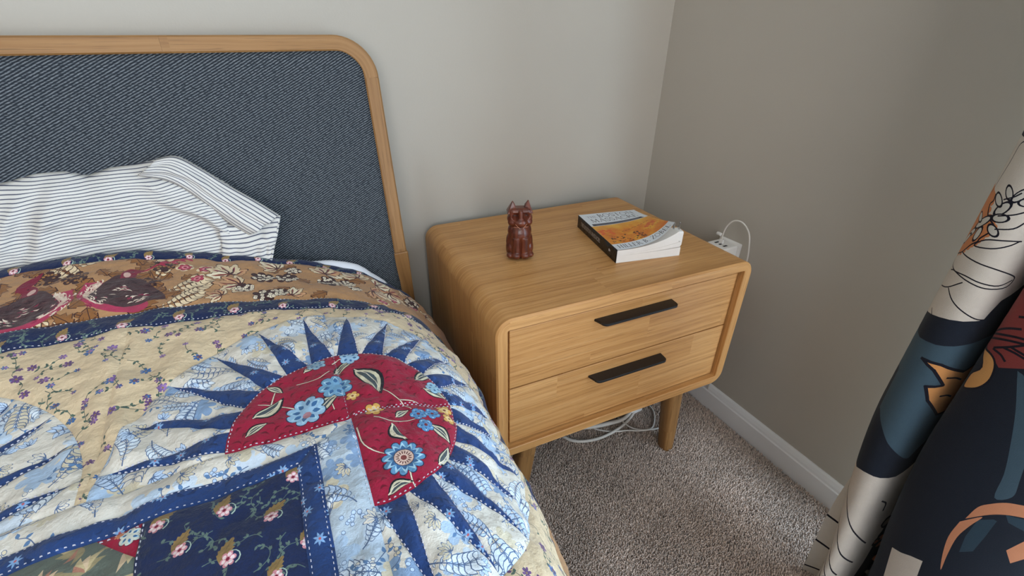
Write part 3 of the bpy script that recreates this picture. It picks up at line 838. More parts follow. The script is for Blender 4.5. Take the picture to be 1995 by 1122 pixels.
def berries(c, R, rng, n=16):
    pr = [(lobes(c, R*1.05, 7, .3, rng.random()*6), C_DB)]
    for k in range(n):
        a = rng.uniform(0, 6.28); r = R*math.sqrt(rng.random())*.95; q = (c[0]+r*math.cos(a), c[1]+r*.8*math.sin(a))
        pr.append((ell(q, .0036, n=8), C_DB)); pr.append((ell(q, .0029, n=8), rgb(234, 222, 198))); pr.append((ell((q[0]+.0004, q[1]), .0009, n=5), rgb(140, 100, 80)))
    return pr
def rose(c, r, rng):
    pr = [(lobes(c, r*1.45, 5, .35, rng.random()*6), C_LT), (lobes(c, r*1.12, 6, .3, rng.random()*6), rgb(120, 30, 50)), (lobes(c, r, 6, .35, rng.random()*6), rgb(178, 62, 86)), (ell(c, r*.55, n=9), rgb(214, 140, 146)), (ell(c, r*.3, n=8), rgb(140, 34, 58))]
    return pr
def streaks(pts, cl, rng, L, n, w=.0011, spread=.6, a0=0.0):
    pr = []
    for p in pts:
        for k in range(n):
            q = (p[0]+rng.uniform(-.008, .008), p[1]+rng.uniform(-.008, .008)); a = a0+rng.uniform(-spread, spread); l = L*rng.uniform(.5, 1.2)
            pr.append((leafp(q, (q[0]+l*math.cos(a), q[1]+l*math.sin(a)), w, 4), cl))
    return pr
def bird(rng, c, k=1.0, fl=1):
    """dark partridge, rose-edged breast, cream feather flecks"""
    T = lambda P: [(c[0]+fl*k*x, c[1]+k*y) for x, y in P]
    rim = T(smooth2([(-.040, .036), (-.046, .005), (-.030, -.022), (-.004, -.042), (.030, -.047), (.040, -.034), (.010, .0), (-.02, .03), (-.040, .036)], 4)[:-1])
    body_ = T(smooth2([(-.018, .030), (-.032, .0), (-.018, -.022), (.012, -.036), (.048, -.030), (.060, -.024), (.044, .006), (.018, .034), (-.002, .045), (-.018, .030)], 4)[:-1])
    brst = T(smooth2([(-.034, .030), (-.039, .004), (-.026, -.018), (-.010, -.028), (-.022, .0), (-.020, .030), (-.034, .030)], 3)[:-1])
    pr = [(rim, rgb(168, 58, 86)), (brst, rgb(216, 186, 168)), (body_, rgb(74, 52, 54))]
    head_ = T(smooth2([(.000, .036), (.002, .052), (.010, .062), (.020, .058), (.029, .054), (.020, .046), (.018, .034), (.000, .036)], 3)[:-1]); pr += [(head_, rgb(124, 36, 56)), (T(ell((.008, .044), .0045, .0085, .2, 9)), rgb(214, 176, 164)), (T(ell((.014, .054), .0012, n=6)), rgb(30, 20, 24))]
    for i in range(70):
        p = (rng.uniform(-.02, .045), rng.uniform(-.03, .03)); a = rng.uniform(-.5, .2)
        pr.append((leafp(T([p])[0], T([(p[0]+.010*math.cos(a), p[1]+.010*math.sin(a))])[0], .0011*k, 3, .3), rng.choice([rgb(50, 32, 36), rgb(92, 66, 66), rgb(50, 32, 36)])))
    for p0, n, a0 in (((.002, .004), 12, -.4), ((.022, -.022), 18, .5), ((-.034, .02), 16, -1.6), ((-.034, .0), 16, -1.3), ((-.022, -.018), 12, -.8), ((-.03, .03), 10, -1.6)):
        for i in range(n):
            p = (p0[0]+rng.uniform(-.011, .011), p0[1]+rng.uniform(-.009, .009)); a = a0+rng.uniform(-.4, .4); l = rng.uniform(.005, .011)
            pr.append((leafp(T([p])[0], T([(p[0]+l*math.cos(a), p[1]+l*math.sin(a))])[0], .0010*k, 3, .2), rng.choice([rgb(230, 212, 192), rgb(230, 212, 192), rgb(140, 40, 70)])))
    return pr
def pr_brown(o, seed):
    rng = random.Random(seed); pr = []
    x0, x1, y0, y1 = bbox(o)
    def oak(c, a, R):
        e = (c[0]+R*math.cos(a), c[1]+R*math.sin(a)); return [(jag(c, e, R*.42, 4, .45), C_DB), (jag((c[0]*.95+e[0]*.05, c[1]*.95+e[1]*.05), (c[0]*.05+e[0]*.95, c[1]*.05+e[1]*.95), R*.42-.0011, 4, .45), rgb(140, 94, 54)), (ribbon([c, e], .0010), C_DB)]
    vert = (y1-y0) > (x1-x0)
    if vert:
        ln = y1-y0; n = int(ln/.05)
        for i in range(n):
            y = y1-(i+.5)*.05; x = x0+rng.uniform(.2, .8)*(x1-x0)
            k = i % 3
            pr += cleaf((x, y), rng.uniform(0, 6), .032, rng) if k == 0 else (berries((x, y), .015, rng) if k == 1 else rose((x, y), .010, rng))
        return pr
    # the busy, bird-and-leaf half
    for c in scatter([(-1.45, y0), (-1.19, y0), (-1.19, y1), (-1.45, y1)], .024, rng):
        if rng.random() < .9: pr += oak(c, rng.uniform(0, 6.28), rng.uniform(.024, .038))
    for c, a in (((-1.40, -.19), 2.4), ((-1.385, -.165), -2.6), ((-1.175, -.285), .6), ((-1.19, -.262), .1), ((-1.31, -.178), .4), ((-1.36, -.29), 3.4), ((-1.42, -.26), 1.6), ((-1.30, -.30), 2.9), ((-1.195, -.30), .2), ((-1.29, -.215), 1.8), ((-1.205, -.225), .9), ((-1.45, -.22), .8), ((-1.40, -.30), 2.2), ((-1.325, -.185), 1.2)):
        pr += fern(c, a, .062, rng, C_DB, C_LT)
    for c in ((-1.335, -.19), (-1.30, -.20), (-1.215, -.235), (-1.195, -.19)):
        pr.append((lobes(c, .017, 7, .3), C_DB))
        for j in range(26): q = (c[0]+rng.uniform(-.014, .014), c[1]+rng.uniform(-.011, .011)); pr.append((ell(q, .0026, n=6), C_DB)); pr.append((ell(q, .0020, n=6), rgb(156, 112, 66)))
    pr += [(leafp((-1.41, -.168), (-1.30, -.155), .010, 6, .1), C_MAR), (leafp((-1.365, -.215), (-1.34, -.175), .007, 5), C_MAR)]
    for q in stroke(smooth2([(-1.236, -.20), (-1.215, -.198), (-1.19, -.178), (-1.165, -.166)], 4), .004): pr.append((q, rgb(160, 34, 66)))
    for t_ in ((-1.20, -.182), (-1.185, -.176), (-1.175, -.168), (-1.166, -.164)):
        for s in (-1, 1): pr.append((leafp(t_, (t_[0]+.009, t_[1]+s*.010), .003, 4), rgb(168, 44, 74)))
    pr += bird(rng, (-1.338, -.262), .95, -1); pr += bird(rng, (-1.246, -.252), 1.0, 1)
    for c in ((-1.1663, -.1973), (-1.1388, -.2073), (-1.1488, -.2350), (-.842, -.250), (-.79, -.236), (-.87, -.285)): pr += rose(c, .0088, rng)
    for c in ((-.99, -.245), (-1.02, -.262), (-.93, -.21), (-1.04, -.205), (-.90, -.26), (-.965, -.285), (-.955, -.18), (-1.005, -.18), (-.83, -.21)): pr += oak(c, rng.uniform(0, 6.28), rng.uniform(.026, .04))
    for c, a, R in (((-1.105, -.225), 2.0, .038), ((-1.09, -.252), 3.1, .034), ((-1.035, -.185), 2.5, .030), ((-.962, -.205), 1.2, .036), ((-.905, -.20), 1.9, .036), ((-.872, -.205), .2, .036), ((-.845, -.215), -.5, .040), ((-.885, -.245), -.3, .036), ((-1.115, -.288), 2.6, .022), ((-1.02, -.292), 1.4, .026), ((-.80, -.19), 1.0, .03), ((-.76, -.24), .5, .03)): pr += cleaf(c, a, R*1.22, rng)
    for c, R in (((-1.058, -.226), .019), ((-1.085, -.262), .013), ((-1.024, -.224), .019), ((-1.012, -.196), .013), ((-.955, -.235), .020), ((-.925, -.225), .014), ((-1.058, -.287), .017), ((-1.035, -.28), .013), ((-.915, -.252), .012), ((-.79, -.212), .02)): pr += berries(c, R, rng, 20)
    return pr
def pr_greenfloral(o, seed):
    rng = random.Random(seed); pr = []
    for c in scatter(o, .03, rng):
        a = rng.uniform(0, 6.28)
        for j in range(6):
            b = a+(j-2.5)*.4; l = rng.uniform(.012, .022); pr.append((leafp(c, (c[0]+l*math.cos(b), c[1]+l*math.sin(b)), .0032, 5, .15), rng.choice([rgb(190, 172, 132), rgb(206, 182, 150), rgb(150, 138, 104), rgb(170, 120, 100)])))
    return pr
def arc(c, r, a0, a1, n): return [(c[0]+r*math.cos(a0+(a1-a0)*k/n), c[1]+r*math.sin(a0+(a1-a0)*k/n)) for k in range(n+1)]
PATCH_N = [0]
STITCH = []
def patch(name, o, pr, base, step=.0075, puff=.0034, label=None):
    PATCH_N[0] += 1; puff = max(puff, .0034)
    ob = printed_sheet(name, o, pr, base, step, quilt_map, M['printed_cotton'], QUILT, puff, PATCH_N[0])
    if ob and label: ob['label'] = label
    return ob
def stitch_line(pts, off=0.0, gap=.0054, ln=.0025):
    """running stitches along a (s, v) line"""
    P = np.array(pts, float); d = np.r_[0, np.cumsum(np.hypot(*np.diff(P, axis=0).T))]
    k = gap*.5
    while k < d[-1]-ln:
        a = np.array([np.interp(k, d, P[:, i]) for i in (0, 1)]); b = np.array([np.interp(k+ln, d, P[:, i]) for i in (0, 1)])
        t = (b-a)/(np.linalg.norm(b-a)+1e-12); n = np.array([-t[1], t[0]])*off
        STITCH.append((a+n, b+n)); k += gap
Q90 = PI/2
def sun(c, quads, seed, half=False):
    for q in quads:
        a0 = q*Q90; c = tuple(c)
        sec = [c]+arc(c, RR, a0, a0+Q90, 20)
        dx = c[0]-SC_; pr = [([(x+dx, y) for x, y in P], cl) for P, cl in pr_red([(x-dx, y) for x, y in sec], seed+q)]
        patch('red_patch', sec, pr, C_RED, .006, .0026, 'crimson floral quarter-circle patch')
        st = Q90/6
        for k in range(6):
            am = a0+(k+.5)*st; hw = st*.43
            base_ = arc(c, RR, am-hw, am+hw, 4); tip = (c[0]+RO*math.cos(am), c[1]+RO*math.sin(am)); tri = base_+[tip]
            patch('ray_patch', tri, pr_ray(tri, seed+q*10+k), C_RAY, .007, .0024, 'blue pointed ray patch')
            for e in (base_[0], base_[-1]):
                m = np.array([base_[2][0]*.6+tip[0]*.4, base_[2][1]*.6+tip[1]*.4]); e = np.array(e); tp = np.array(tip)
                ins = lambda p: p+(m-p)/np.linalg.norm(m-p)*.0022
                if rng_st.random() < .75: stitch_line([ins(e), ins(tp*.96+e*.04)], 0)
        for k in range(7):
            if k == 0: b0, b1, t0, t1 = a0, a0+st*.07, a0, a0+st*.5
            elif k == 6: b0, b1, t0, t1 = a0+Q90-st*.07, a0+Q90, a0+Q90-st*.5, a0+Q90
            else: b0, b1, t0, t1 = a0+k*st-st*.07, a0+k*st+st*.07, a0+(k-.5)*st, a0+(k+.5)*st
            o = arc(c, RR, b0, b1, 2)
            if k != 6: o += [(c[0]+RO*math.cos(t1), c[1]+RO*math.sin(t1))]
            o += arc(c, RG, t1, t0, 6)
            if k != 0: o += [(c[0]+RO*math.cos(t0), c[1]+RO*math.sin(t0))]
            patch('wedge_patch', o, pr_toile(o, seed+q*20+k), C_TOILE, .007, .0024, 'blue and white leaf print wedge patch')
        stitch_line(arc(c, RR-.0022, a0, a0+Q90, 30)); 
        stitch_line([(c[0]+.002, c[1]+.002) if q == 0 else c, sec[1]], -.0022 if q != 1 else .0022)
        stitch_line([c, sec[-1]], .0022 if q != 1 else -.0022)
rng_st = random.Random(77)
SUNC = (SC_, VC_); SUNL = (SC_-PITCH, VC_); MIDS = SC_-PITCH/2
sun(SUNC, (0, 1, 3), 100); sun(SUNL, (0, 1), 300)
# cream grounds around the suns
def ground(c, q, s_edge, v_edge, seed):
    a0 = q*Q90; o = arc(c, RG, a0, a0+Q90, 24)
    cx, cy = c
    if q == 0: o += [(cx, v_edge), (s_edge, v_edge), (s_edge, cy)]
    elif q == 1: o += [(s_edge, cy), (s_edge, v_edge), (cx, v_edge)]
    elif q == 3: o = arc(c, RG, a0, a0+Q90, 24)+[(s_edge, cy), (s_edge, v_edge), (cx, v_edge)]
    patch('cream_patch', o, pr_cream(o, seed), C_CREAM, .009, .0022, 'cream patch with small purple flowers')
ground(SUNC, 1, MIDS, VB, 1); ground(SUNC, 0, SB, VB, 2); ground(SUNC, 3, SB, -1.02, 3); ground(SUNL, 0, MIDS, VB, 4)
ground(SUNL, 1, SUNL[0]-PITCH/2, VB, 5)
# strips along the inner square
IS, IV, BW = -1.0180, -.6440, .0215
o = [(SUNL[0]+.04, IV), (IS, IV), (SC_, VC_), (SUNL[0], VC_)]
patch('leaf_strip', o, pr_toile(o, 900, .1), C_TOILE, .007, .0022, 'blue and white leaf print strip')
o = [(IS, IV), (IS, -1.02), (SC_, -1.02), (SC_, VC_)]
patch('leaf_strip', o, pr_toile(o, 901, .35), rgb(180, 194, 206), .007, .0022, 'blue and white leaf print strip')
o = [(SUNL[0]+.04, IV-BW), (IS-BW, IV-BW), (IS, IV), (SUNL[0]+.04, IV)]
patch('blue_strip', o, pr_ray(o, 910), C_RAY, .007, .0022, 'blue border strip of the inner square'); 
for off in (.0025, BW-.0025): stitch_line([(SUNL[0]+.04, IV-off), (IS-off, IV-off)]); stitch_line([(IS-off, IV-off), (IS-off, -1.0)])
o = [(IS-BW, IV-BW), (IS-BW, -1.02), (IS, -1.02), (IS, IV)]
patch('blue_strip', o, pr_ray(o, 911), C_RAY, .007, .0022, 'blue border strip of the inner square')
S2 = -1.168
o = [(S2, IV-BW), (S2, -1.02), (IS-BW, -1.02), (IS-BW, IV-BW)]
patch('navy_patch', o, pr_navy(o, 920, [(-1.108, -.690), (-1.070, -.712), (-1.140, -.712), (-1.103, -.742), (-1.068, -.772), (-1.160, -.676), (-1.125, -.655), (-1.05, -.675), (-1.043, -.75), (-1.14, -.76), (-1.10, -.80), (-1.15, -.83)], .019), C_NAVY, .008, .0022, 'navy patch with tan leaves and pink flowers')
stitch_line([(S2+.002, IV-BW), (S2+.002, -.9)])
tri = [(-1.202, IV-BW), (S2, IV-BW-.034), (S2, IV-BW)]
patch('red_triangle', tri, bflower((-1.175, -.676), .0085, 6, 8, (206, 208, 196))+[(lobes((-1.184, -.670), .004, 6, .4), rgb(206, 130, 90))], C_RED, .006, .0022); stitch_line([(-1.202, IV-BW-.003), (S2, IV-BW-.003)])
o = [(-1.202, IV-BW), (SUNL[0]+.04, IV-BW), (SUNL[0]+.04, -1.02), (S2, -1.02), (S2, IV-BW-.034)]
patch('green_patch', o, pr_greenfloral(o, 930), rgb(96, 104, 94), .009, .0022, 'grey-green patch with beige leaves')
# borders at the head end
SL = SUNL[0]-PITCH/2; HEADV = VB+WNB+WBR+WNA; SE = SB+WNB+WBR+WNA
def navy_strip(o, locs, seed, L=.021): patch('navy_strip', o, pr_navy(o, seed, locs, L), C_NAVY, .008, .0020, 'navy strip with tan leaves and pink flowers')
o = [(SL, VB), (SB+WNB, VB), (SB+WNB, VB+WNB), (SL, VB+WNB)]
navy_strip(o, [(-1.43, -.333), (-1.365, -.332), (-1.300, -.332), (-1.236, -.332), (-1.173, -.330), (-1.106, -.330), (-1.040, -.331), (-.968, -.331), (-.903, -.331), (-.84, -.33), (-.775, -.33)], 940)
stitch_line([(SL, VB+.0025), (SB, VB+.0025)]); stitch_line([(SL, VB+WNB-.0025), (SB, VB+WNB-.0025)])
o = [(SL, VB+WNB), (SE-WNA, VB+WNB), (SE-WNA, VB+WNB+WBR), (SL, VB+WNB+WBR)]
patch('bird_strip', o, pr_brown(o, 950), C_TAN, .009, .0022, 'tan strip printed with birds, leaves and berries')
o = [(SL, VB+WNB+WBR), (SE, VB+WNB+WBR), (SE, HEADV), (SL, HEADV)]
navy_strip(o, [(-1.452, -.157), (-1.385, -.156), (-1.322, -.157), (-1.272, -.156), (-1.222, -.156), (-1.168, -.157), (-1.118, -.158), (-1.070, -.156), (-1.02, -.156), (-.96, -.156), (-.9, -.156)], 960, .018)
# borders down the side drop
o = [(SB, -1.02), (SB+WNB, -1.02), (SB+WNB, VB), (SB, VB)]
navy_strip(o, [(SB+.012, -1.0+.065*k) for k in range(11)], 970)
o = [(SB+WNB, -1.02), (SE-WNA, -1.02), (SE-WNA, VB+WNB), (SB+WNB, VB+WNB)]
patch('bird_strip', o, pr_brown(o, 980), C_TAN, .010, .0022, 'tan strip printed with birds, leaves and berries')
o = [(SE-WNA, -1.02), (SE, -1.02), (SE, HEADV-WNA), (SE-WNA, HEADV-WNA)]
navy_strip(o, [], 990)
# batting and backing: one padded body under the patches, over the whole bed
def quilt_body():
    ss = np.r_[np.arange(-2.15, -1.5, .05), np.arange(-1.5, SE+.0005, .008)]; ss[-1] = SE; vs = np.r_[np.arange(-2.12, -1.02, .06), np.arange(-1.02, HEADV-.003, .008), HEADV]
    s, v = np.meshgrid(ss, vs); top = quilt_map(s, v, np.full(s.shape, -.0045)); bot = quilt_map(s, v, np.full(s.shape, -.013)); nv, ns = s.shape
    V = list(top.reshape(-1, 3))+list(bot.reshape(-1, 3)); F = []; n = nv*ns
    for j in range(nv-1):
        for i in range(ns-1):
            a = j*ns+i; F.append((a, a+1, a+ns+1, a+ns)); F.append((n+a, n+a+ns, n+a+ns+1, n+a+1))
    rim = [i for i in range(ns)]+[j*ns+ns-1 for j in range(1, nv)]+[(nv-1)*ns+i for i in range(ns-2, -1, -1)]+[j*ns for j in range(nv-2, 0, -1)]
    for a, b in zip(rim, rim[1:]+rim[:1]): F.append((b, a, n+a, n+b))
    cols = np.tile(np.array(C_NAVY+(1,)), (sum(len(f) for f in F), 1)); 
    mesh_obj('batting', V, F, M['printed_cotton'], QUILT, True, None, cols)
quilt_body()
def build_stitches():
    A = np.array([a for a, b in STITCH]); B = np.array([b for a, b in STITCH]); n = len(A)
    Dv = (B-A); Dv /= np.linalg.norm(Dv, axis=1)[:, None]; N = np.stack([-Dv[:, 1], Dv[:, 0]], 1)*.00042
    H = np.full(n, .0019); V = []
    for q, h in ((A-N, .0008), (B-N, .0008), (B+N, .0008), (A+N, .0008), (A-N*.6+Dv*.0006, .0019), (B-N*.6-Dv*.0006, .0019), (B+N*.6-Dv*.0006, .0019), (A+N*.6+Dv*.0006, .0019)):
        V.append(quilt_map(q[:, 0], q[:, 1], np.full(n, h)))
    V = np.stack(V, 1).reshape(-1, 3); F = []
    for i in range(n):
        o = i*8; F += [(o+4, o+5, o+6, o+7), (o, o+1, o+5, o+4), (o+1, o+2, o+6, o+5), (o+2, o+3, o+7, o+6), (o+3, o, o+4, o+7)]
    st = mesh_obj('stitching', V, F, simple('thread', rgb(198, 196, 206), .8), QUILT)
    st['kind'] = 'stuff'; st['label'] = 'white running stitches'
build_stitches()
print('QUILT tris', STAT['tri'], 'patches', PATCH_N[0])
# ------------------------------------------------------------------ ticking-striped pillow leaning on the headboard
PIL = empty('pillow', (-1.35, -.15, .60))
tag(PIL, 'pillow in a navy and white ticking-stripe case against the headboard', 'pillow')
PX = np.array([-1.80, -1.72, -1.60, -1.50, -1.42, -1.3588, -1.3228, -1.288, -1.262, -1.231, -1.183, -1.150, -1.137, -1.107, -1.0796, -1.06])
PZ = np.array([.66, .735, .775, .782, .780, .784, .7903, .792, .7815, .7886, .7947, .798, .797, .7735, .749, .725])
def pplane(z): return -.176+.40625*(z-.64)
RIDGES = [(-1.185, .762, -.22, .060, .009), (-1.150, .728, -.45, .055, .009), (-1.235, .705, .10, .075, .007), (-1.365, .730, 1.05, .040, .009), (-1.305, .772, -.12, .035, .006), (-1.105, .690, -.85, .040, .009), (-1.42, .70, .6, .06, .008), (-1.29, .735, .22, .05, .006), (-1.125, .760, -.7, .03, .007)]
def pillow_body():
    nx, nt = 180, 46; xs = np.linspace(-1.80, -1.06, nx+1); V = []; UV = []; F = []
    rows = nt*2
    for j in range(rows+1):
        front = j <= nt; t = (j/nt) if front else (2-j/nt)
        for x in xs:
            zb = .585; zt = np.interp(x, PX, PZ)+.0012*math.sin(x*70)
            z = zb+(zt-zb)*math.sin(t*PI/2)**.9 if False else zb+(zt-zb)*t
            th = .030*math.sqrt(max(0, 1-(2*max(t, .0)-1)**2))*S01((x+1.80)/.06)*S01((-1.055-x)/.05)
            y = pplane(z)+.018
            wr = .0090*vnoise(x*13+z*14, z*18-x*5, 3)+.0042*vnoise(x*30+z*28, z*40+x*20, 5)+.0075*math.exp(-((x+1.335-(z-.70)*.45)/.012)**2)*S01((z-.66)/.05)
            wr -= .008*math.exp(-((x+1.352-(z-.70)*.45)/.010)**2)*S01((z-.66)/.04)
            for rx, rz_, ra, rl, rw_ in RIDGES:
                dx, dz = x-rx, z-rz_; al = dx*math.cos(ra)+dz*math.sin(ra); ac = -dx*math.sin(ra)+dz*math.cos(ra)
                wr += rw_*math.exp(-(ac/.0065)**2-(al/rl)**4)-.7*rw_*math.exp(-((ac+.012)/.007)**2-(al/rl)**4)
            wr += .0075*math.exp(-((z-.752+.5*(x+1.17))/.005)**2)*S01((x+1.20)/.02)
            y = y-th-.5*wr*2*math.sin(PI*min(1, t*1.0)) if front else y+th*.5
            V.append((x+1.35, y+.15, z-.60)); UV.append((x, (z-zb)*1.95+.0100*vnoise(x*7, z*10, 9)+.0060*vnoise(x*17, z*24, 10)+.0020*vnoise(x*40, z*50, 12)+.03*S01((x+1.14)/.09)*(z-zb)*2))
    m = nx+1
    for j in range(rows):
        for i in range(nx): F.append((j*m+i, j*m+i+1, (j+1)*m+i+1, (j+1)*m+i))
    mesh_obj('pillow_body', V, F, M['ticking'], PIL, True, UV)
pillow_body()
def flap(name, A, B, off, bulge, n=34, m=14, vs=1.75, v0=0.0, seed=0):
    """cloth strip between two (x, z) edge lines lying on the pillow slope"""
    A = catmull(A, 8); B = catmull(B, 8); tA = np.linspace(0, 1, n+1)
    rs = lambda P: np.stack([np.interp(tA, np.linspace(0, 1, len(P)), P[:, k]) for k in (0, 1)], 1)
    A = rs(A); B = rs(B); V = []; UV = []; F = []; s = 0
    for i in range(n+1):
        if i: s += np.linalg.norm(A[i]-A[i-1])
        w = np.linalg.norm(A[i]-B[i])
        for j in range(m+1):
            q = j/m; x, z = A[i]*(1-q)+B[i]*q
            y = pplane(z)+off-bulge*math.sin(PI*q)**.7-.004*vnoise(i*.35+seed, q*6, seed)*math.sin(PI*q)-.0036*math.sin(q*PI*4.5+i*.12)*math.sin(PI*q)
            V.append((x+1.35, y+.15, z-.60)); UV.append((s, v0+(q*.052)*vs))
    for i in range(n):
        for j in range(m): a = i*(m+1)+j; F.append((a, a+1, a+m+2, a+m+1))
    o = mesh_obj(name, V, F, M['ticking'], PIL, True, UV)
    so = o.modifiers.new('thick', 'SOLIDIFY'); so.thickness = .0025; so.offset = 0
    return o
flap('case_end', [(-1.105, .690), (-1.075, .687), (-1.040, .692), (-1.0115, .6915), (-1.0105, .6875)], [(-1.115, .612), (-1.085, .606), (-1.060, .604), (-1.050, .606), (-1.046, .608)], -.002, .006, vs=2.1, seed=4)
flap('case_fold', [(-1.165, .799), (-1.137, .800), (-1.107, .7775), (-1.0796, .7525), (-1.040, .7195), (-1.0115, .6935)], [(-1.195, .779), (-1.160, .768), (-1.136, .7498), (-1.108, .717), (-1.086, .690), (-1.0640, .6695)], -.006, .013, seed=1)

# ------------------------------------------------------------------ curtain
CT = [(-.085, -.816), (-.112, -.804), (-.15, -.797), (-.19, -.812), (-.205, -.838), (-.195, -.86), (-.16, -.871), (-.105, -.872), (-.15, -.877), (-.195, -.886), (-.22, -.93), (-.222, -.99), (-.19, -1.05), (-.14, -1.07), (-.13, -1.085), (-.15, -1.10)]
CB = [(-.140, -.793), (-.133, -.836), (-.168, -.846), (-.20, -.854), (-.213, -.864), (-.205, -.875), (-.17, -.886), (-.10, -.895), (-.15, -.909), (-.195, -.918), (-.23, -.955), (-.24, -1.01), (-.20, -1.07), (-.14, -1.09), (-.13, -1.105), (-.155, -1.12)]
CF = [(-.205, -.831), (-.192, -.856), (-.215, -.858), (-.24, -.866), (-.25, -.873), (-.245, -.884), (-.205, -.893), (-.13, -.90), (-.17, -.915), (-.22, -.926), (-.255, -.965), (-.265, -1.02), (-.225, -1.08), (-.165, -1.10), (-.155, -1.115), (-.18, -1.13)]
CTc, CBc, CFc = catmull(CT), catmull(CB), catmull(CF); CU = np.r_[0, np.cumsum(np.hypot(*np.diff(CTc, axis=0).T))]
def curtain_map(u, z, h):
    b = 1-S01(z/.46)
    x = np.interp(u, CU, CTc[:, 0])*(1-b)+np.interp(u, CU, CBc[:, 0])*b
    y = np.interp(u, CU, CTc[:, 1])*(1-b)+np.interp(u, CU, CBc[:, 1])*b
    c = 1-S01(z/.24); x = x*(1-c)+np.interp(u, CU, CFc[:, 0])*c; y = y*(1-c)+np.interp(u, CU, CFc[:, 1])*c
    return np.stack([x, y, z], -1)
CURP=dict(
white1=[(0.1146,0.8656),(0.1118,0.8476),(0.0907,0.8135),(0.1040,0.7574),(0.1096,0.6993),(0.1188,0.6372),(0.1118,0.5971),(0.1244,0.5951),(0.1371,0.5991),(0.1462,0.6072),(0.1462,0.6172),(0.1638,0.6252),(0.1757,0.6312),(0.1792,0.6452),(0.1813,0.6613),(0.1813,0.6933),(0.1870,0.7214),(0.1827,0.7374),(0.1701,0.8035),(0.1525,0.8616),(0.1314,0.8697)],
scallop=[(0.0836,0.8035),(0.1153,0.7955),(0.1202,0.7775),(0.1342,0.7695),(0.1342,0.7615),(0.1300,0.7534),(0.1258,0.7434),(0.1181,0.7354),(0.1075,0.7214),(0.0829,0.7094),(0.0836,0.7073),(0.0801,0.7394),(0.0829,0.7715)],
slate1=[(0.1174,0.5771),(0.1434,0.6011),(0.1701,0.6072),(0.2059,0.6092),(0.3360,0.5911),(0.2017,0.5531),(0.3535,0.5010),(0.3648,0.4609),(0.3563,0.4128),(0.1919,0.3687),(0.1567,0.3927),(0.1385,0.4128),(0.1174,0.4368),(0.1054,0.4609),(0.1054,0.5150)],
star=[(0.1371,0.5611),(0.1595,0.5651),(0.2024,0.5490),(0.3549,0.5611),(0.3585,0.5150),(0.3486,0.4809),(0.2024,0.4629),(0.1687,0.4969),(0.1574,0.5210),(0.1778,0.5270),(0.1560,0.5510)],
white2=[(0.1096,0.3066),(0.1441,0.3226),(0.1638,0.3246),(0.1912,0.3266),(0.3493,0.3647),(0.3718,0.3907),(0.3669,0.3346),(0.2200,0.2425),(0.2193,0.2044),(0.2130,0.1523),(0.1877,0.1262),(0.1806,0.0862),(0.1272,0.0701),(0.1118,0.1002),(0.1096,0.1443),(0.1132,0.2124)],
red=[(0.3409,0.7013),(0.2066,0.6593),(0.2095,0.6232),(0.3360,0.6112),(0.3606,0.6092),(0.3718,0.6052),(0.3788,0.6011),(0.4013,0.6172),(0.4140,0.6292),(0.3690,0.7154)],
orange1=[(0.3388,0.6072),(0.3613,0.6092),(0.3732,0.6011),(0.3781,0.5811),(0.3732,0.5631),(0.3627,0.5510),(0.3500,0.5450),(0.3486,0.5671),(0.3592,0.5871)],
slate2=[(0.3971,0.6112),(0.4105,0.6031),(0.4421,0.5430),(0.4590,0.4729),(0.4625,0.4469),(0.4505,0.4328),(0.4442,0.4729),(0.4330,0.5150),(0.4175,0.5631)],
cres1=[(0.4400,0.3767),(0.4435,0.4048),(0.4512,0.4208),(0.4618,0.4348),(0.4751,0.4428),(0.4857,0.4469),(0.4941,0.4268),(0.4829,0.4248),(0.4681,0.4168),(0.4554,0.4028)],
cres2=[(0.4372,0.3667),(0.4442,0.3807),(0.4526,0.3948),(0.4477,0.3707),(0.4435,0.3406),(0.4449,0.3046),(0.4477,0.2725),(0.4407,0.2986),(0.4358,0.3326)],
orange2=[(0.4885,0.3627),(0.4962,0.3887),(0.5039,0.4008),(0.5152,0.3727),(0.5068,0.3607),(0.4990,0.3447)],
slate3=[(0.4618,0.4008),(0.4505,0.3867),(0.4498,0.3507),(0.4533,0.3206),(0.4639,0.3346),(0.4653,0.3687),(0.4653,0.4008)],
white3=[(0.3802,0.2304),(0.3964,0.2405),(0.4105,0.2525),(0.4259,0.2625),(0.4294,0.2284),(0.3859,0.1703)],
slate4=[(0.4681,0.4168),(0.4836,0.4228),(0.4948,0.4248),(0.5011,0.4088),(0.4906,0.4048),(0.4744,0.4068)],
)
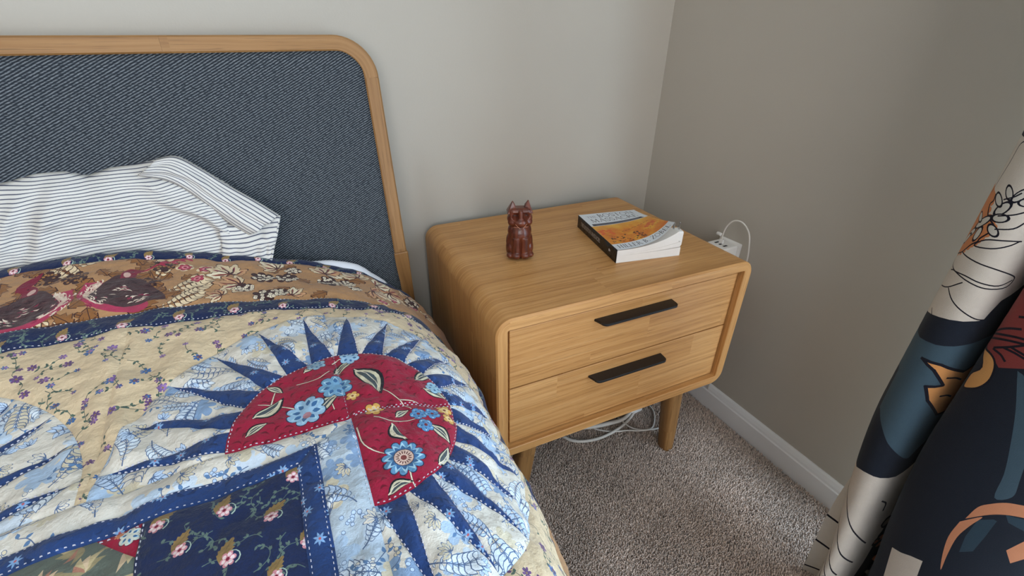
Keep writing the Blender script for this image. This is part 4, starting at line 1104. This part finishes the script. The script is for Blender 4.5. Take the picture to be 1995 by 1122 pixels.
CURL=dict(
w1a=[(0.1160,0.8697),(0.1068,0.8616),(0.1054,0.8396),(0.0956,0.8015)],
w1b=[(0.1427,0.8135),(0.1378,0.8075),(0.1293,0.8015)],
w1c=[(0.1546,0.7935),(0.1462,0.7875),(0.1328,0.7815)],
w1d=[(0.1595,0.7815),(0.1525,0.7715),(0.1371,0.7655)],
w1e=[(0.1659,0.7574),(0.1525,0.7554),(0.1335,0.7494),(0.1237,0.7374),(0.1434,0.7414),(0.1567,0.7494),(0.1645,0.7574)],
w1f=[(0.1082,0.7214),(0.1357,0.7194),(0.1574,0.7174),(0.1778,0.7114),(0.1863,0.7053),(0.1813,0.6933),(0.1588,0.6893),(0.1420,0.6913),(0.1153,0.6953),(0.1005,0.6913)],
w1g=[(0.1153,0.6953),(0.1335,0.6973),(0.1511,0.6953),(0.1701,0.6953),(0.1841,0.7033)],
w1h=[(0.0942,0.6633),(0.1174,0.6713),(0.1342,0.6873)],
w1i=[(0.1202,0.6713),(0.1342,0.6593),(0.1532,0.6492),(0.1694,0.6432),(0.1870,0.6432)],
w1j=[(0.1075,0.6312),(0.1223,0.6212),(0.1357,0.6172),(0.1448,0.6152)],
w1k=[(0.0822,0.7053),(0.0963,0.6973),(0.1167,0.6953)],
st1=[(0.1771,0.5410),(0.1940,0.5370),(0.3381,0.5390)],
st2=[(0.1863,0.5050),(0.2059,0.4969),(0.3437,0.5130)],
l1=[(0.1118,0.2525),(0.1441,0.2385),(0.1687,0.2124),(0.2038,0.1703)],
l2=[(0.0105,0.1523),(0.1427,0.1944),(0.1736,0.1703),(0.2017,0.1443)],
l3=[(0.0134,0.1182),(0.1483,0.1583),(0.1898,0.1282)],
l4=[(0.0162,0.0962),(0.1462,0.1423),(0.1750,0.1302)],
l5=[(0.1005,0.1222),(0.1483,0.1242),(0.1701,0.1162)],
l6=[(0.1912,0.2625),(0.2087,0.2425),(0.2151,0.2224)],
l7=[(0.1139,0.1022),(0.1132,0.1142),(0.1462,0.1242),(0.1757,0.1042),(0.1708,0.0942),(0.1434,0.1002),(0.1139,0.1022)],
r1=[(0.2073,0.6272),(0.3585,0.6492),(0.3753,0.6593)],
r2=[(0.2095,0.6192),(0.3676,0.6372),(0.3873,0.6452)],
r3=[(0.3374,0.6292),(0.3704,0.6452),(0.3866,0.6512)],
r4=[(0.3592,0.6192),(0.3746,0.6312),(0.3894,0.6452)],
r5=[(0.3592,0.6172),(0.3718,0.6172),(0.3802,0.6132)],
r6=[(0.3704,0.6272),(0.3838,0.6292),(0.3950,0.6292)],
r7=[(0.3781,0.6332),(0.3950,0.6332)],
r8=[(0.3655,0.6713),(0.3732,0.6753)],
)
def curtain():
    dk = rgb(27, 34, 46); bl = rgb(16, 18, 26); wh = rgb(206, 200, 190); sl = rgb(64, 86, 100); og = rgb(206, 146, 88); rd = rgb(132, 60, 58); ln = rgb(22, 22, 34); cr = rgb(196, 134, 100)
    pr = []; sh = lambda P: [(u-.034, z) for u, z in P]
    f2 = lambda P: [(max(u, .312), z) for u, z in P]
    def soft(P): return [tuple(p) for p in catmull(list(P)+[P[0]], 4)[:-1]]
    def add(P, c): pr.append((P, c))
    def line(P, w=.0030, c=ln):
        for q in stroke(smooth2(P, 4), w): pr.append((q, c))
    # upper repeats, out of view
    for z in (1.15, 1.62): add(sh([(.06, z), (.26, z+.03), (.30, z+.26), (.10, z+.30)]), wh); add(sh([(.36, z+.1), (.6, z+.12), (.62, z+.3), (.40, z+.33)]), rd)
    for z in (1.0, 1.45, 1.9): add(ell((.56, z), .05, .14, .3, 20), sl); add(ell((.46, z-.05), .05, .10, -.4, 16), og)
    # hem edge showing behind the first fold
    add([(-.01, .0), (.075, .0), (.075, .30), (.055, .285), (.03, .245), (-.01, .205)], wh)
    line([(-.005, .022), (.03, .028), (.07, .035)], .0034); line([(-.005, .085), (.03, .078), (.07, .075)], .0034); line([(-.005, .135), (.03, .130), (.07, .128)], .0034); line([(.016, .215), (.014, .175), (.020, .135)], .003)
    # first fold
    add(sh([(.045, .872), (.16, .872), (.20, .868), (.27, .85), (.27, .70), (.2215, .672), (.2148, .655), (.2095, .635), (.1969, .6262), (.1800, .6200), (.1775, .6085), (.1680, .5995), (.158, .595), (.1456, .5971), (.125, .600), (.05, .60)]), wh)
    sc = sh([(.1184, .8120), (.1480, .8035), (.1500, .7955), (.1470, .790), (.1540, .7775), (.160, .774), (.1676, .7695), (.169, .765), (.1676, .7600), (.1634, .7534), (.160, .7480), (.1592, .7434), (.155, .739), (.1519, .7354), (.147, .728), (.1414, .7214), (.134, .717), (.1205, .7114), (.10, .708), (.08, .73), (.08, .79)])
    add(sc, rgb(202, 132, 86))
    for a, b in zip(sc[1:18], sc[2:19]):
        m = np.array([(a[0]+b[0])/2, (a[1]+b[1])/2]); add(ell(tuple(m), .0046, n=9), rgb(202, 132, 86))
    line(sc[1:19], .0020)
    for p, q, w in (((.138, .752), (.160, .778), .0055), ((.160, .778), (.172, .800), .0065), ((.166, .79), (.150, .806), .005), ((.170, .798), (.182, .820), .0055), ((.176, .802), (.192, .806), .0055), ((.150, .765), (.132, .775), .005), ((.148, .758), (.132, .742), .005), ((.155, .766), (.152, .742), .005), ((.160, .770), (.176, .758), .0058), ((.158, .776), (.178, .782), .006), ((.142, .750), (.122, .728), .0045), ((.172, .800), (.160, .818), .0045)):
        p_ = np.array(p)-np.array([.034, 0]); q_ = np.array(q)-np.array([.034, 0]); m_ = (p_*.42+q_*.58); P = ell(tuple(m_), np.linalg.norm(q_-p_)*.50, w, math.atan2(q_[1]-p_[1], q_[0]-p_[0]), 16); add(P, ln); c = np.mean(P, 0); add([tuple(c+(np.array(a)-c)*.72) for a in P], rgb(198, 196, 188))
    for k in ('w1a', 'w1b', 'w1c', 'w1d', 'w1e', 'w1f', 'w1g', 'w1h', 'w1i', 'w1j', 'w1k'): line(CURL[k], .0017)
    s1 = sh([(.07, .588), (.1508, .5850), (.1770, .590), (.2043, .600), (.2399, .609), (.265, .61), (.265, .43)])+sh([(.2399, .3850), (.2259, .3687), (.1907, .3927), (.1725, .4128), (.1514, .4368), (.1394, .4609), (.1394, .5150), (.07, .53)])
    add(sh([(.07, .602), (.27, .66), (.27, .60), (.07, .575)]), dk); add(s1[:6]+soft(s1[5:13])[4:-6]+s1[13:], sl)
    st = sh([(.1708, .5611), (.1938, .5631), (.2367, .5490), (.264, .556), (.264, .46), (.2367, .4629), (.2022, .4969), (.1907, .5210), (.2116, .5270), (.1896, .5510)])
    add(st, og)
    for q in stroke(st+[st[0]], .0046): pr.append((q, ln))
    line(sh([(.2106, .5410), (.2273, .5390), (.243, .532)]), .003); line(sh([(.2180, .5050), (.2320, .504), (.245, .498)]), .003)
    add([(.078, .318), (.1146, .3106), (.13, .318), (.1441, .3226), (.1638, .3246), (.1912, .3266), (.228, .345), (.241, .28), (.238, .15), (.228, .0), (.085, .0), (.080, .15)], wh)
    for P in ([(.092, .270), (.118, .246), (.152, .205), (.206, .158)], [(.088, .212), (.116, .186), (.150, .150), (.200, .114)], [(.088, .164), (.114, .142), (.148, .112), (.178, .090)], [(.090, .134), (.112, .114), (.140, .094), (.160, .080)], [(.092, .110), (.112, .090), (.134, .074)]): line(P, .0028)
    line([(.100, .078), (.104, .092), (.118, .086), (.140, .060), (.132, .048), (.112, .060), (.100, .078)], .0026); line([(.134, .066), (.150, .082), (.172, .084)], .0026)
    line([(.1912, .2660), (.2040, .2560), (.207, .236)], .0034)
    # the deep pleat between the folds
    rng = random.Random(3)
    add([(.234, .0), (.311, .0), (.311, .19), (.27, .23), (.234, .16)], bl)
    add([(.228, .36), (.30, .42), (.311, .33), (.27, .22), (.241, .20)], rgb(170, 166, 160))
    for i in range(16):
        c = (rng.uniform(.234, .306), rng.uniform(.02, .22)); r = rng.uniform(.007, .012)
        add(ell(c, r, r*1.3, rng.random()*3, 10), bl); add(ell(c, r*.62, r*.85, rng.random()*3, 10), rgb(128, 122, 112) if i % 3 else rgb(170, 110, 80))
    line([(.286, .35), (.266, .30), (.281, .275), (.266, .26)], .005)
    # second fold
    add(sh([(.352, .74), (.45, .78), (.47, .66), (.4347, .6172), (.4127, .6011), (.4054, .6052), (.3939, .6092), (.372, .6112), (.352, .618)]), rd)
    for k in ('r1', 'r2', 'r3', 'r4', 'r5', 'r6', 'r7', 'r8'): line([(max(u, .332), z) for u, z in CURL[k]], .0030)
    o1 = soft(f2(CURP['orange1'])); add(o1, rgb(210, 158, 98))
    for q in stroke(o1+[o1[0]], .003): pr.append((q, ln))
    add(soft(CURP['slate2']), sl)
    add(CURP['slate3'], rgb(44, 64, 78)); add(CURP['slate4'], rgb(44, 64, 78))
    add(soft(CURP['cres1']), cr); add(soft(CURP['cres2']), cr); add(CURP['orange2'], cr); add(CURP['white3'], wh)
    # small pale petals at the top of the second fold
    for k in range(5): add(ell((.366+.006*k, .735+.01*(k % 2)), .003, .012, .3*k, 8), rgb(200, 196, 188))
    o = printed_sheet('curtain', [(0, .009), (CU[-1], .009), (CU[-1], 2.22), (0, 2.22)], pr, dk, .011, curtain_map, M['curtain_cloth'], None, 0.0, 5, True)
    # lining just behind the printed face (on its window side)
    us = np.linspace(0, CU[-1], 220); zs_ = np.linspace(.012, 2.22, 150); U_, Z_ = np.meshgrid(us, zs_); e = .002
    P_ = curtain_map(U_, Z_, 0); T_ = curtain_map(U_+e, Z_, 0)-curtain_map(U_-e, Z_, 0); N_ = np.stack([-T_[..., 1], T_[..., 0], 0*U_], -1); N_ /= np.linalg.norm(N_, axis=-1)[..., None]+1e-9
    V_ = (P_+N_*.0035).reshape(-1, 3); m_ = len(us)
    F_ = [(j*m_+i, j*m_+i+1, (j+1)*m_+i+1, (j+1)*m_+i) for j in range(len(zs_)-1) for i in range(m_-1)]
    mesh_obj('lining', V_, F_, simple('curtain_lining', rgb(176, 172, 164), .9), o, True)
    tag(o, 'dark navy curtain with bold white, orange and red line-drawn flowers', 'curtain')
curtain()
rod = empty('curtain_rod', (-.14, -1.7, 2.25)); tag(rod, 'black curtain rod above the side window', 'curtain rod')
tube_obj('rod', [(0, .95, 0), (0, 0, 0), (0, -1.0, 0)], .0125, M['black_metal'], rod, 12, 2)
for y in (.85, -.9): tube_obj('bracket', [(0, y, -.013), (.06, y, -.02), (.139, y, -.03)], .006, M['black_metal'], rod, 8, 3)
# ------------------------------------------------------------------ paperback book on the nightstand
def glyph(ch):
    """roman capitals: list of (points, stroke width), cap height 1; returns strokes, advance"""
    K, t = .13, .06
    A = lambda cx, cy, rx, ry, a0, a1, n=8: [(cx+rx*math.cos(a0+(a1-a0)*k/n), cy+ry*math.sin(a0+(a1-a0)*k/n)) for k in range(n+1)]
    sf = lambda x, y: ([(x-.10, y), (x+.10, y)], t*.8)
    if ch == 'T': return [([(.38, 0), (.38, .97)], K), ([(.02, .97), (.74, .97)], t), ([(.03, .97), (.03, .82)], t), ([(.73, .97), (.73, .82)], t), sf(.38, .02)], .82
    if ch == 'H': return [([(.15, 0), (.15, 1)], K), ([(.67, 0), (.67, 1)], K), ([(.15, .52), (.67, .52)], t), sf(.15, .02), sf(.67, .02), sf(.15, .98), sf(.67, .98)], .90
    if ch == 'E': return [([(.15, 0), (.15, 1)], K), ([(.05, .97), (.55, .97)], t), ([(.15, .52), (.48, .52)], t), ([(.05, .03), (.60, .03)], t), ([(.59, .03), (.62, .18)], t), ([(.55, .97), (.55, .84)], t)], .72
    if ch == 'B': return [([(.15, 0), (.15, 1)], K), (A(.15, .75, .36, .23, PI/2, -PI/2), .09), (A(.15, .27, .43, .25, PI/2, -PI/2), .10), sf(.12, .02), sf(.12, .98)], .72
    if ch == 'O': return [(A(.46, .5, .40, .49, 0, PI/2), .09), (A(.46, .5, .40, .49, PI/2, PI), .09), (A(.46, .5, .40, .49, PI, 1.5*PI), .09), (A(.46, .5, .40, .49, 1.5*PI, 2*PI), .09)], 1.0
    if ch == 'S': return [(A(.30, .75, .22, .23, .35, PI*1.45, 9)+A(.28, .26, .25, .25, PI*.42, -PI*.85, 9), .10)], .62
    if ch == 'N': return [([(.13, 0), (.13, 1)], t), ([(.75, 0), (.75, 1)], t), ([(.13, .98), (.75, .02)], K), sf(.13, .02), sf(.75, .98), sf(.10, .98)], .92
    if ch == 'M': return [([(.14, 0), (.20, 1)], t), ([(.20, .98), (.52, .05)], K), ([(.52, .05), (.84, .98)], t), ([(.84, 1), (.92, 0)], K), sf(.14, .02), sf(.92, .02)], 1.10
    if ch == 'A': return [([(.10, 0), (.42, .99)], t), ([(.42, .99), (.76, 0)], K), ([(.22, .36), (.64, .36)], t), sf(.10, .02), sf(.76, .02)], .86
    if ch == 'C': return [(A(.46, .5, .40, .49, .75, 2*PI-.75, 14), .10), ([(.76, .82), (.77, .98)], t), ([(.76, .20), (.77, .05)], t)], .86
    if ch == 'R': return [([(.15, 0), (.15, 1)], K), (A(.15, .74, .40, .24, PI/2, -PI/2), .09), ([(.32, .50), (.75, .0)], K), sf(.15, .02), sf(.12, .98)], .80
    if ch == 'I': return [([(.18, 0), (.18, 1)], K), sf(.18, .02), sf(.18, .98)], .36
    if ch == 'L': return [([(.15, 0), (.15, 1)], K), ([(.05, .03), (.56, .03)], t), ([(.56, .03), (.58, .18)], t), sf(.15, .98)], .64
    if ch == 'Z': return [([(.06, .97), (.62, .97)], t), ([(.62, .97), (.06, .03)], K), ([(.06, .03), (.64, .03)], t), ([(.64, .03), (.66, .16)], t), ([(.06, .97), (.05, .84)], t)], .74
    if ch == '.': return [([(.12, .06), (.18, .06)], .12)], .32
    return [], .40
def text_polys(txt, x0, y0, h, col, width=None, heavy=1.0, swap=False):
    adv = sum(glyph(c)[1] for c in txt); kx = h if width is None else width/adv; x = x0; pr = []
    for ch in txt:
        gs, a = glyph(ch)
        for pts, w in gs:
            for q in stroke([(x+p[0]*kx, y0+p[1]*h) for p in pts], w*h*.85*heavy): pr.append((([(-b+0, a_) for a_, b in q] if swap else q), col))
        x += a*kx
    return pr
BK = empty('paperback_book', (-.4246, -.3918, .5702), math.radians(-11.6))
tag(BK, 'thick paperback book with curled cover lying on the nightstand', 'book')
BWd, BLn, BTh = .1455, .2035, .0295
def lift(a, b, A=.047, p=2.7):
    return A*np.clip(a/BWd, 0, 1)**p*np.clip(1-b/BLn, 0, 1)**1.35
def curlx(a, b, k=.026): return -k*np.clip(a/BWd, 0, 1)**3*np.clip(1-b/BLn, 0, 1)**1.3
cover_map = lambda a, b, h: np.stack([a+curlx(a, b), b, BTh+lift(a, b)+h], -1)
def book():
    wh = rgb(214, 220, 226); ink = rgb(44, 46, 56); bar = rgb(34, 38, 52)
    def art(x, y):
        n = float(vnoise(x*60, y*60, 3))*.5+float(vnoise(x*140, y*140, 4))*.35; a = np.array(rgb(214, 130, 34)); b = np.array(rgb(232, 186, 62)); c = np.array(rgb(196, 84, 28))
        v = a*(1-abs(n))+(b if n > 0 else c)*abs(n); q = S01((y/BLn-.48)/.12); return tuple(v*(1-q*.35)+np.array(rgb(232, 196, 80))*q*.35)
    o = [(0, 0), (BWd, 0), (BWd, BLn), (0, BLn)]; pr = []
    y0, y1 = .135*BLn, .625*BLn
    pr.append(([(0, y0), (BWd, y0), (BWd, y1), (0, y1)], art))
    rng = random.Random(9)
    for i in range(70):
        c = (rng.uniform(.01, BWd*.62), y0+rng.uniform(.004, .040)); r = rng.uniform(.001, .0035)
        pr.append((lobes(c, r, 5, .4, rng.random()*6), rng.choice([rgb(96, 48, 20), rgb(150, 74, 24), rgb(64, 40, 26), rgb(220, 150, 60), rgb(120, 60, 24)])))
    for i in range(10): c = (BWd*.50+i*.0068, y0+.030+i*.0006); pr.append((ell(c, .0011, n=6), rgb(70, 40, 24)))
    for i in range(9): c = (.05+i*.009, y0+.054+i*.0022); pr.append((leafp(c, (c[0]+.008, c[1]+.001), .0009, 4), rgb(110, 64, 26)))
    for i in range(16): c = (BWd*.72+rng.uniform(0, .034), y0+.04+rng.uniform(0, .018)); pr.append((lobes(c, .004, 5, .4), rgb(206, 92, 40)))
    for i in range(12): c = (rng.uniform(.0, .03), y0+.05+rng.uniform(0, .03)); pr.append((lobes(c, .005, 5, .4), rgb(216, 96, 38)))
    pr.append(([(.006, .635*BLn), (BWd-.010, .635*BLn), (BWd-.014, .690*BLn), (.006, .690*BLn)], bar))
    for i in range(46): x = .014+i*.0024; pr.append(([(x, .650*BLn), (x+.0013, .650*BLn), (x+.0013, .674*BLn), (x, .674*BLn)], rgb(120, 126, 140)))
    pr += text_polys('THE', .012, .872*BLn, .0115, rgb(110, 112, 122), .026)
    pr += text_polys('BOSTON', .041, .866*BLn, .0205, ink, .092)
    pr += text_polys('MASSACRE', .012, .735*BLn, .0195, ink, .120)
    pr += text_polys('HILLER B. ZOBEL', .008, .035*BLn, .0150, ink, .130)
    c = printed_sheet('front_cover', o, pr, wh, .005, cover_map, M['printed_card'], BK, 0, 2, True)
    # pale inside of the cover
    A_, B_ = np.meshgrid(np.linspace(.0004, BWd-.0003, 60), np.linspace(.0003, BLn-.0003, 40)); V_ = cover_map(A_.ravel(), B_.ravel(), np.full(A_.size, -.0012))
    mesh_obj('cover_inside', V_, [(j*60+i, (j+1)*60+i, (j+1)*60+i+1, j*60+i+1) for j in range(39) for i in range(59)], M['paper'], BK, True)
    # spine: black with small pale lettering reading along it
    spm = lambda a, b, h: np.stack([np.full_like(a, -.0004), b, a], -1)
    pr = [([(.011+y, BLn-.020-x) for x, y in q], cl) for q, cl in text_polys('THE BOSTON MASSACRE', 0, 0, .0085, rgb(196, 190, 186), .105)]
    pr += [(ell((.015, .034), .0032, .0022, n=8), rgb(206, 204, 208)), (leafp((.012, .030), (.018, .030), .001, 4), rgb(206, 204, 208))]
    s = printed_sheet('spine', [(0, 0), (BTh, 0), (BTh, BLn), (0, BLn)], pr, rgb(22, 19, 20), .01, spm, M['printed_card'], BK, 0, 3)
    so = s.modifiers.new('thick', 'SOLIDIFY'); so.thickness = .0005; so.offset = 0
    bm = bmesh.new(); add_box(bm, (BWd/2, BLn/2, .0003), (BWd, BLn, .0005)); bm_obj('back_cover', bm, M['paper'], BK)
    # page block: lower part flat, upper part fanned up under the cover
    def pages(z0, z1, l0, l1, wd, nl):
        n, m = 26, 10; V = []; F = []
        for q, (z, A) in enumerate(((z0, l0), (z1, l1))):
            for j in range(m+1):
                for i in range(n+1):
                    a = .0008+(wd-.0008)*i/n; b = .0015+(BLn-.003)*j/m
                    V.append((a+curlx(a, b, .010*A/.05), b, z+float(lift(a, b, A))))
        k = (n+1)*(m+1)
        for j in range(m):
            for i in range(n):
                a = j*(n+1)+i; F.append((a, a+n+1, a+n+2, a+1)); F.append((k+a, k+a+1, k+a+n+2, k+a+n+1))
        rim = list(range(n+1))+[j*(n+1)+n for j in range(1, m+1)]+[m*(n+1)+i for i in range(n-1, -1, -1)]+[j*(n+1) for j in range(m-1, 0, -1)]
        for a, b in zip(rim, rim[1:]+rim[:1]): F.append((a, b, k+b, k+a))
        mesh_obj('page_block', V, F, M['paper'], BK)
    pages(.0006, .0150, 0.0, .003, BWd+.001, 0); pages(.0152, .0190, .0045, .012, BWd+.0005, 0); pages(.0191, BTh-.0024, .0125, .030, BWd-.004, 0)
book()

# ------------------------------------------------------------------ carved cat figurine
CAT = empty('cat_figurine', (-.5845, -.2745, .5702), math.radians(-20)); CAT.scale = (1.14, 1.08, 1.0)
tag(CAT, 'small carved reddish-brown wooden cat figurine sitting on the nightstand', 'figurine')
def cat():
    bm = bmesh.new()
    def ball(c, r, rot=0.0, seg=20):
        mt = Matrix.Translation(c) @ Matrix.Rotation(rot, 4, 'X') @ Matrix.Diagonal((r[0], r[1], r[2], 1))
        bmesh.ops.create_uvsphere(bm, u_segments=seg, v_segments=12, radius=1.0, matrix=mt)
    def cone(c, r1, r2, h, rx=0, ry=0, rz=0, seg=4):
        mt = Matrix.Translation(c) @ Matrix.Rotation(rz, 4, 'Z') @ Matrix.Rotation(ry, 4, 'Y') @ Matrix.Rotation(rx, 4, 'X')
        bmesh.ops.create_cone(bm, cap_ends=True, segments=seg, radius1=r1, radius2=r2, depth=h, matrix=mt)
    ball((0, .002, .030), (.0245, .0205, .034)); ball((0, .001, .054), (.0215, .0175, .024)); ball((0, -.007, .048), (.0185, .0135, .024))
    ball((0, .008, .012), (.0235, .0165, .014)); ball((.0165, -.001, .018), (.0085, .0135, .019)); ball((-.0165, -.001, .018), (.0085, .0135, .019))
    for s in (-1, 1):
        cone((s*.0074, -.0135, .022), .0088, .0078, .044, seg=10); ball((s*.0080, -.0165, .0065), (.0088, .0095, .0075)); ball((s*.0185, -.0105, .0055), (.0062, .0085, .0062))
    # head: blocky wedge with flat crown, cheeks and muzzle
    ball((0, 0, .081), (.0228, .0175, .0170)); add_box(bm, (0, .0005, .0900), (.0385, .0270, .0270), .006, 2); ball((.0125, -.0045, .075), (.0095, .0105, .0095)); ball((-.0125, -.0045, .075), (.0095, .0105, .0095))
    ball((0, -.0125, .0755), (.0130, .0095, .0095)); add_box(bm, (0, -.0140, .0895), (.0062, .0080, .0230), .002, 2)
    for s in (-1, 1): cone((s*.0128, -.001, .1060), .0152, .0008, .024, rx=.06, ry=s*.12, rz=.785, seg=4)
    me = bpy.data.meshes.new('tmp_cat'); bm.to_mesh(me); bm.free(); tmp = bpy.data.objects.new('tmp_cat', me); COL.objects.link(tmp)
    md = tmp.modifiers.new('r', 'REMESH'); md.mode = 'VOXEL'; md.voxel_size = .00085; sm = tmp.modifiers.new('s', 'SMOOTH'); sm.factor = .5; sm.iterations = 3
    dc = tmp.modifiers.new('d', 'DECIMATE'); dc.ratio = .35
    dg = bpy.context.evaluated_depsgraph_get(); m2 = bpy.data.meshes.new_from_object(tmp.evaluated_get(dg)); m2.name = 'body'
    bpy.data.objects.remove(tmp)
    zmin = min(v.co.z for v in m2.vertices)
    # carve the eye hollows and the seam between the forelegs
    for v in m2.vertices:
        v.co.z -= zmin; c = v.co
        for s in (-1, 1):
            d = math.hypot((c.x-s*.0095)/.0068, (c.z-.0925)/.0085)
            if d < 1 and c.y < -.004: c.y += .0078*(1-d*d)
        if c.y < -.012 and c.z < .046: c.y += .0022*math.exp(-(c.x/.0012)**2)
        if abs(c.x) < .02 and c.z > .1075 and abs(c.x) < .0085: c.z = .1075
    m2.polygons.foreach_set('use_smooth', [True]*len(m2.polygons)); m2.materials.clear(); m2.materials.append(M['carved_wood'])
    link(bpy.data.objects.new('body', m2), CAT)
    box_obj('crown', (0, .002, .1035), (.0145, .0150, .0012), M['carved_dark'], CAT, .0004)
    for s in (-1, 1):
        e = mesh_obj('inner_ear', [(s*.0148-.005, -.0078, .0985), (s*.0148+.005, -.0078, .0985), (s*.0160, -.0040, .113), (s*.0148-.005, -.0066, .0985), (s*.0148+.005, -.0066, .0985), (s*.0160, -.0028, .113)], [(0, 1, 2), (5, 4, 3), (0, 3, 4, 1), (1, 4, 5, 2), (2, 5, 3, 0)], M['carved_wood'], CAT)
        e['label'] = 'hollowed inner ear'
        tube_obj('eye', [(s*.006, -.0125, .0935), (s*.0095, -.0123, .0950), (s*.013, -.0110, .0935)], .0006, M['carved_dark'], CAT, 6, 3)
    for a, b in (((-.010, -.0185, .0790), (-.002, -.0226, .0700)), ((.010, -.0185, .0790), (.002, -.0226, .0700)), ((-.013, -.0165, .0720), (-.004, -.0218, .0735)), ((.013, -.0165, .0720), (.004, -.0218, .0735))):
        tube_obj('whisker', [a, tuple((np.array(a)+np.array(b))/2+np.array((0, -.0008, 0))), b], .0004, M['carved_line'], CAT, 6, 2)
cat()

# ------------------------------------------------------------------ phone plug behind the book, wall charger and its cable
PL = empty('power_adapter', (-.2515, -.3720, .5702), math.radians(-20)); tag(PL, 'white power adapter with upturned metal prongs behind the curled book cover', 'adapter')
bm = bmesh.new(); add_box(bm, (0, 0, .0175), (.027, .027, .035), .004, 3); bm_obj('body', bm, M['white_plastic'], PL, False)
for s in (-1, 1): box_obj('prong', (s*.0062, 0, .0430), (.0018, .0065, .018), M['chrome'], PL, .0006)
CH = empty('wall_charger', (-.006, -.335, .515), 0); tag(CH, 'white wall charger plugged in beside the nightstand', 'charger')
bm = bmesh.new(); add_box(bm, (.001, .003, -.057), (.008, .066, .118), .003, 2); bm_obj('outlet_plate', bm, M['white_plastic'], CH)
bm = bmesh.new(); add_box(bm, (-.0285, .003, -.031), (.050, .056, .056), .004, 3); b_ = bm_obj('body', bm, M['white_plastic'], CH)
for k in range(3): box_obj('port', (-.034+.0*k, -.010+.013*k, -.0028), (.0125, .0050, .0012), M['port_dark'], CH)
CB_ = empty('charging_cable', (-.036, -.346, .512)); tag(CB_, 'thin white cable looping up out of the wall charger', 'cable')
tube_obj('cord', [(.0, .017, .0), (.0, .018, .022), (-.001, .012, .048), (-.001, -.004, .068), (.002, -.026, .070), (.006, -.046, .050), (.008, -.054, .018), (.012, -.056, -.02), (.016, -.055, -.12), (.018, -.05, -.30), (.016, -.045, -.44)], .0019, M['cord_white'], CB_, 8, 6)
box_obj('plug', (0, .017, .0035), (.0055, .0110, .016), M['white_plastic'], CB_, .001)
KN = empty('cable_end', (-.0125, -.302, .5225)); tag(KN, 'small white cable plug resting on top of the wall charger', 'cable')
tube_obj('plug', [(0, -.004, 0), (0, .002, .0005), (0, .009, .0)], .0045, M['white_plastic'], KN, 10, 3)
def floor_cord(name, pts, r, label):
    o = empty(name, (pts[0][0], pts[0][1], 0)); tag(o, label, 'cord')
    tube_obj('cord', [(x-pts[0][0], y-pts[0][1], z) for x, y, z in pts], r, M['cord_white'], o, 8, 6); return o
h = .011
floor_cord('white_cord', [(-.44, -.255, h), (-.462, -.295, h), (-.452, -.325, h), (-.425, -.346, h), (-.379, -.358, h), (-.326, -.357, h), (-.272, -.345, h), (-.225, -.322, h+.004), (-.17, -.26, h), (-.10, -.12, h), (-.03, -.06, h)], .0042, 'thick white cord looping forward on the carpet under the nightstand')
st_ = empty('flat_white_cord', (-.40, -.295, 0)); tag(st_, 'white flat extension cord lying under the nightstand', 'cord')
P_ = [(-.47, -.268, h), (-.44, -.287, h), (-.412, -.30, h), (-.37, -.317, h), (-.32, -.328, h), (-.275, -.333, h), (-.235, -.322, h)]
tube_obj('cord', [(x+.40, y+.295, z+.002) for x, y, z in P_], .0062, M['cord_white'], st_, 8, 5)
box_obj('plug', (.18, -.024, h+.006), (.042, .020, .018), M['white_plastic'], st_, .004)
floor_cord('thin_cable', [(-.40, -.27, h), (-.372, -.318, h), (-.345, -.345, h), (-.318, -.360, h), (-.285, -.372, h), (-.262, -.385, h), (-.225, -.395, h), (-.195, -.375, h), (-.172, -.345, h), (-.165, -.31, h), (-.15, -.24, h)], .0023, 'thin white cable curving round to the front right leg of the nightstand')
floor_cord('phone_cable', [(-.30, -.27, h), (-.283, -.318, h), (-.280, -.345, h+.002), (-.272, -.368, h), (-.25, -.388, h), (-.215, -.401, h), (-.185, -.405, h)], .0023, 'thin white cable crossing the cords under the nightstand')
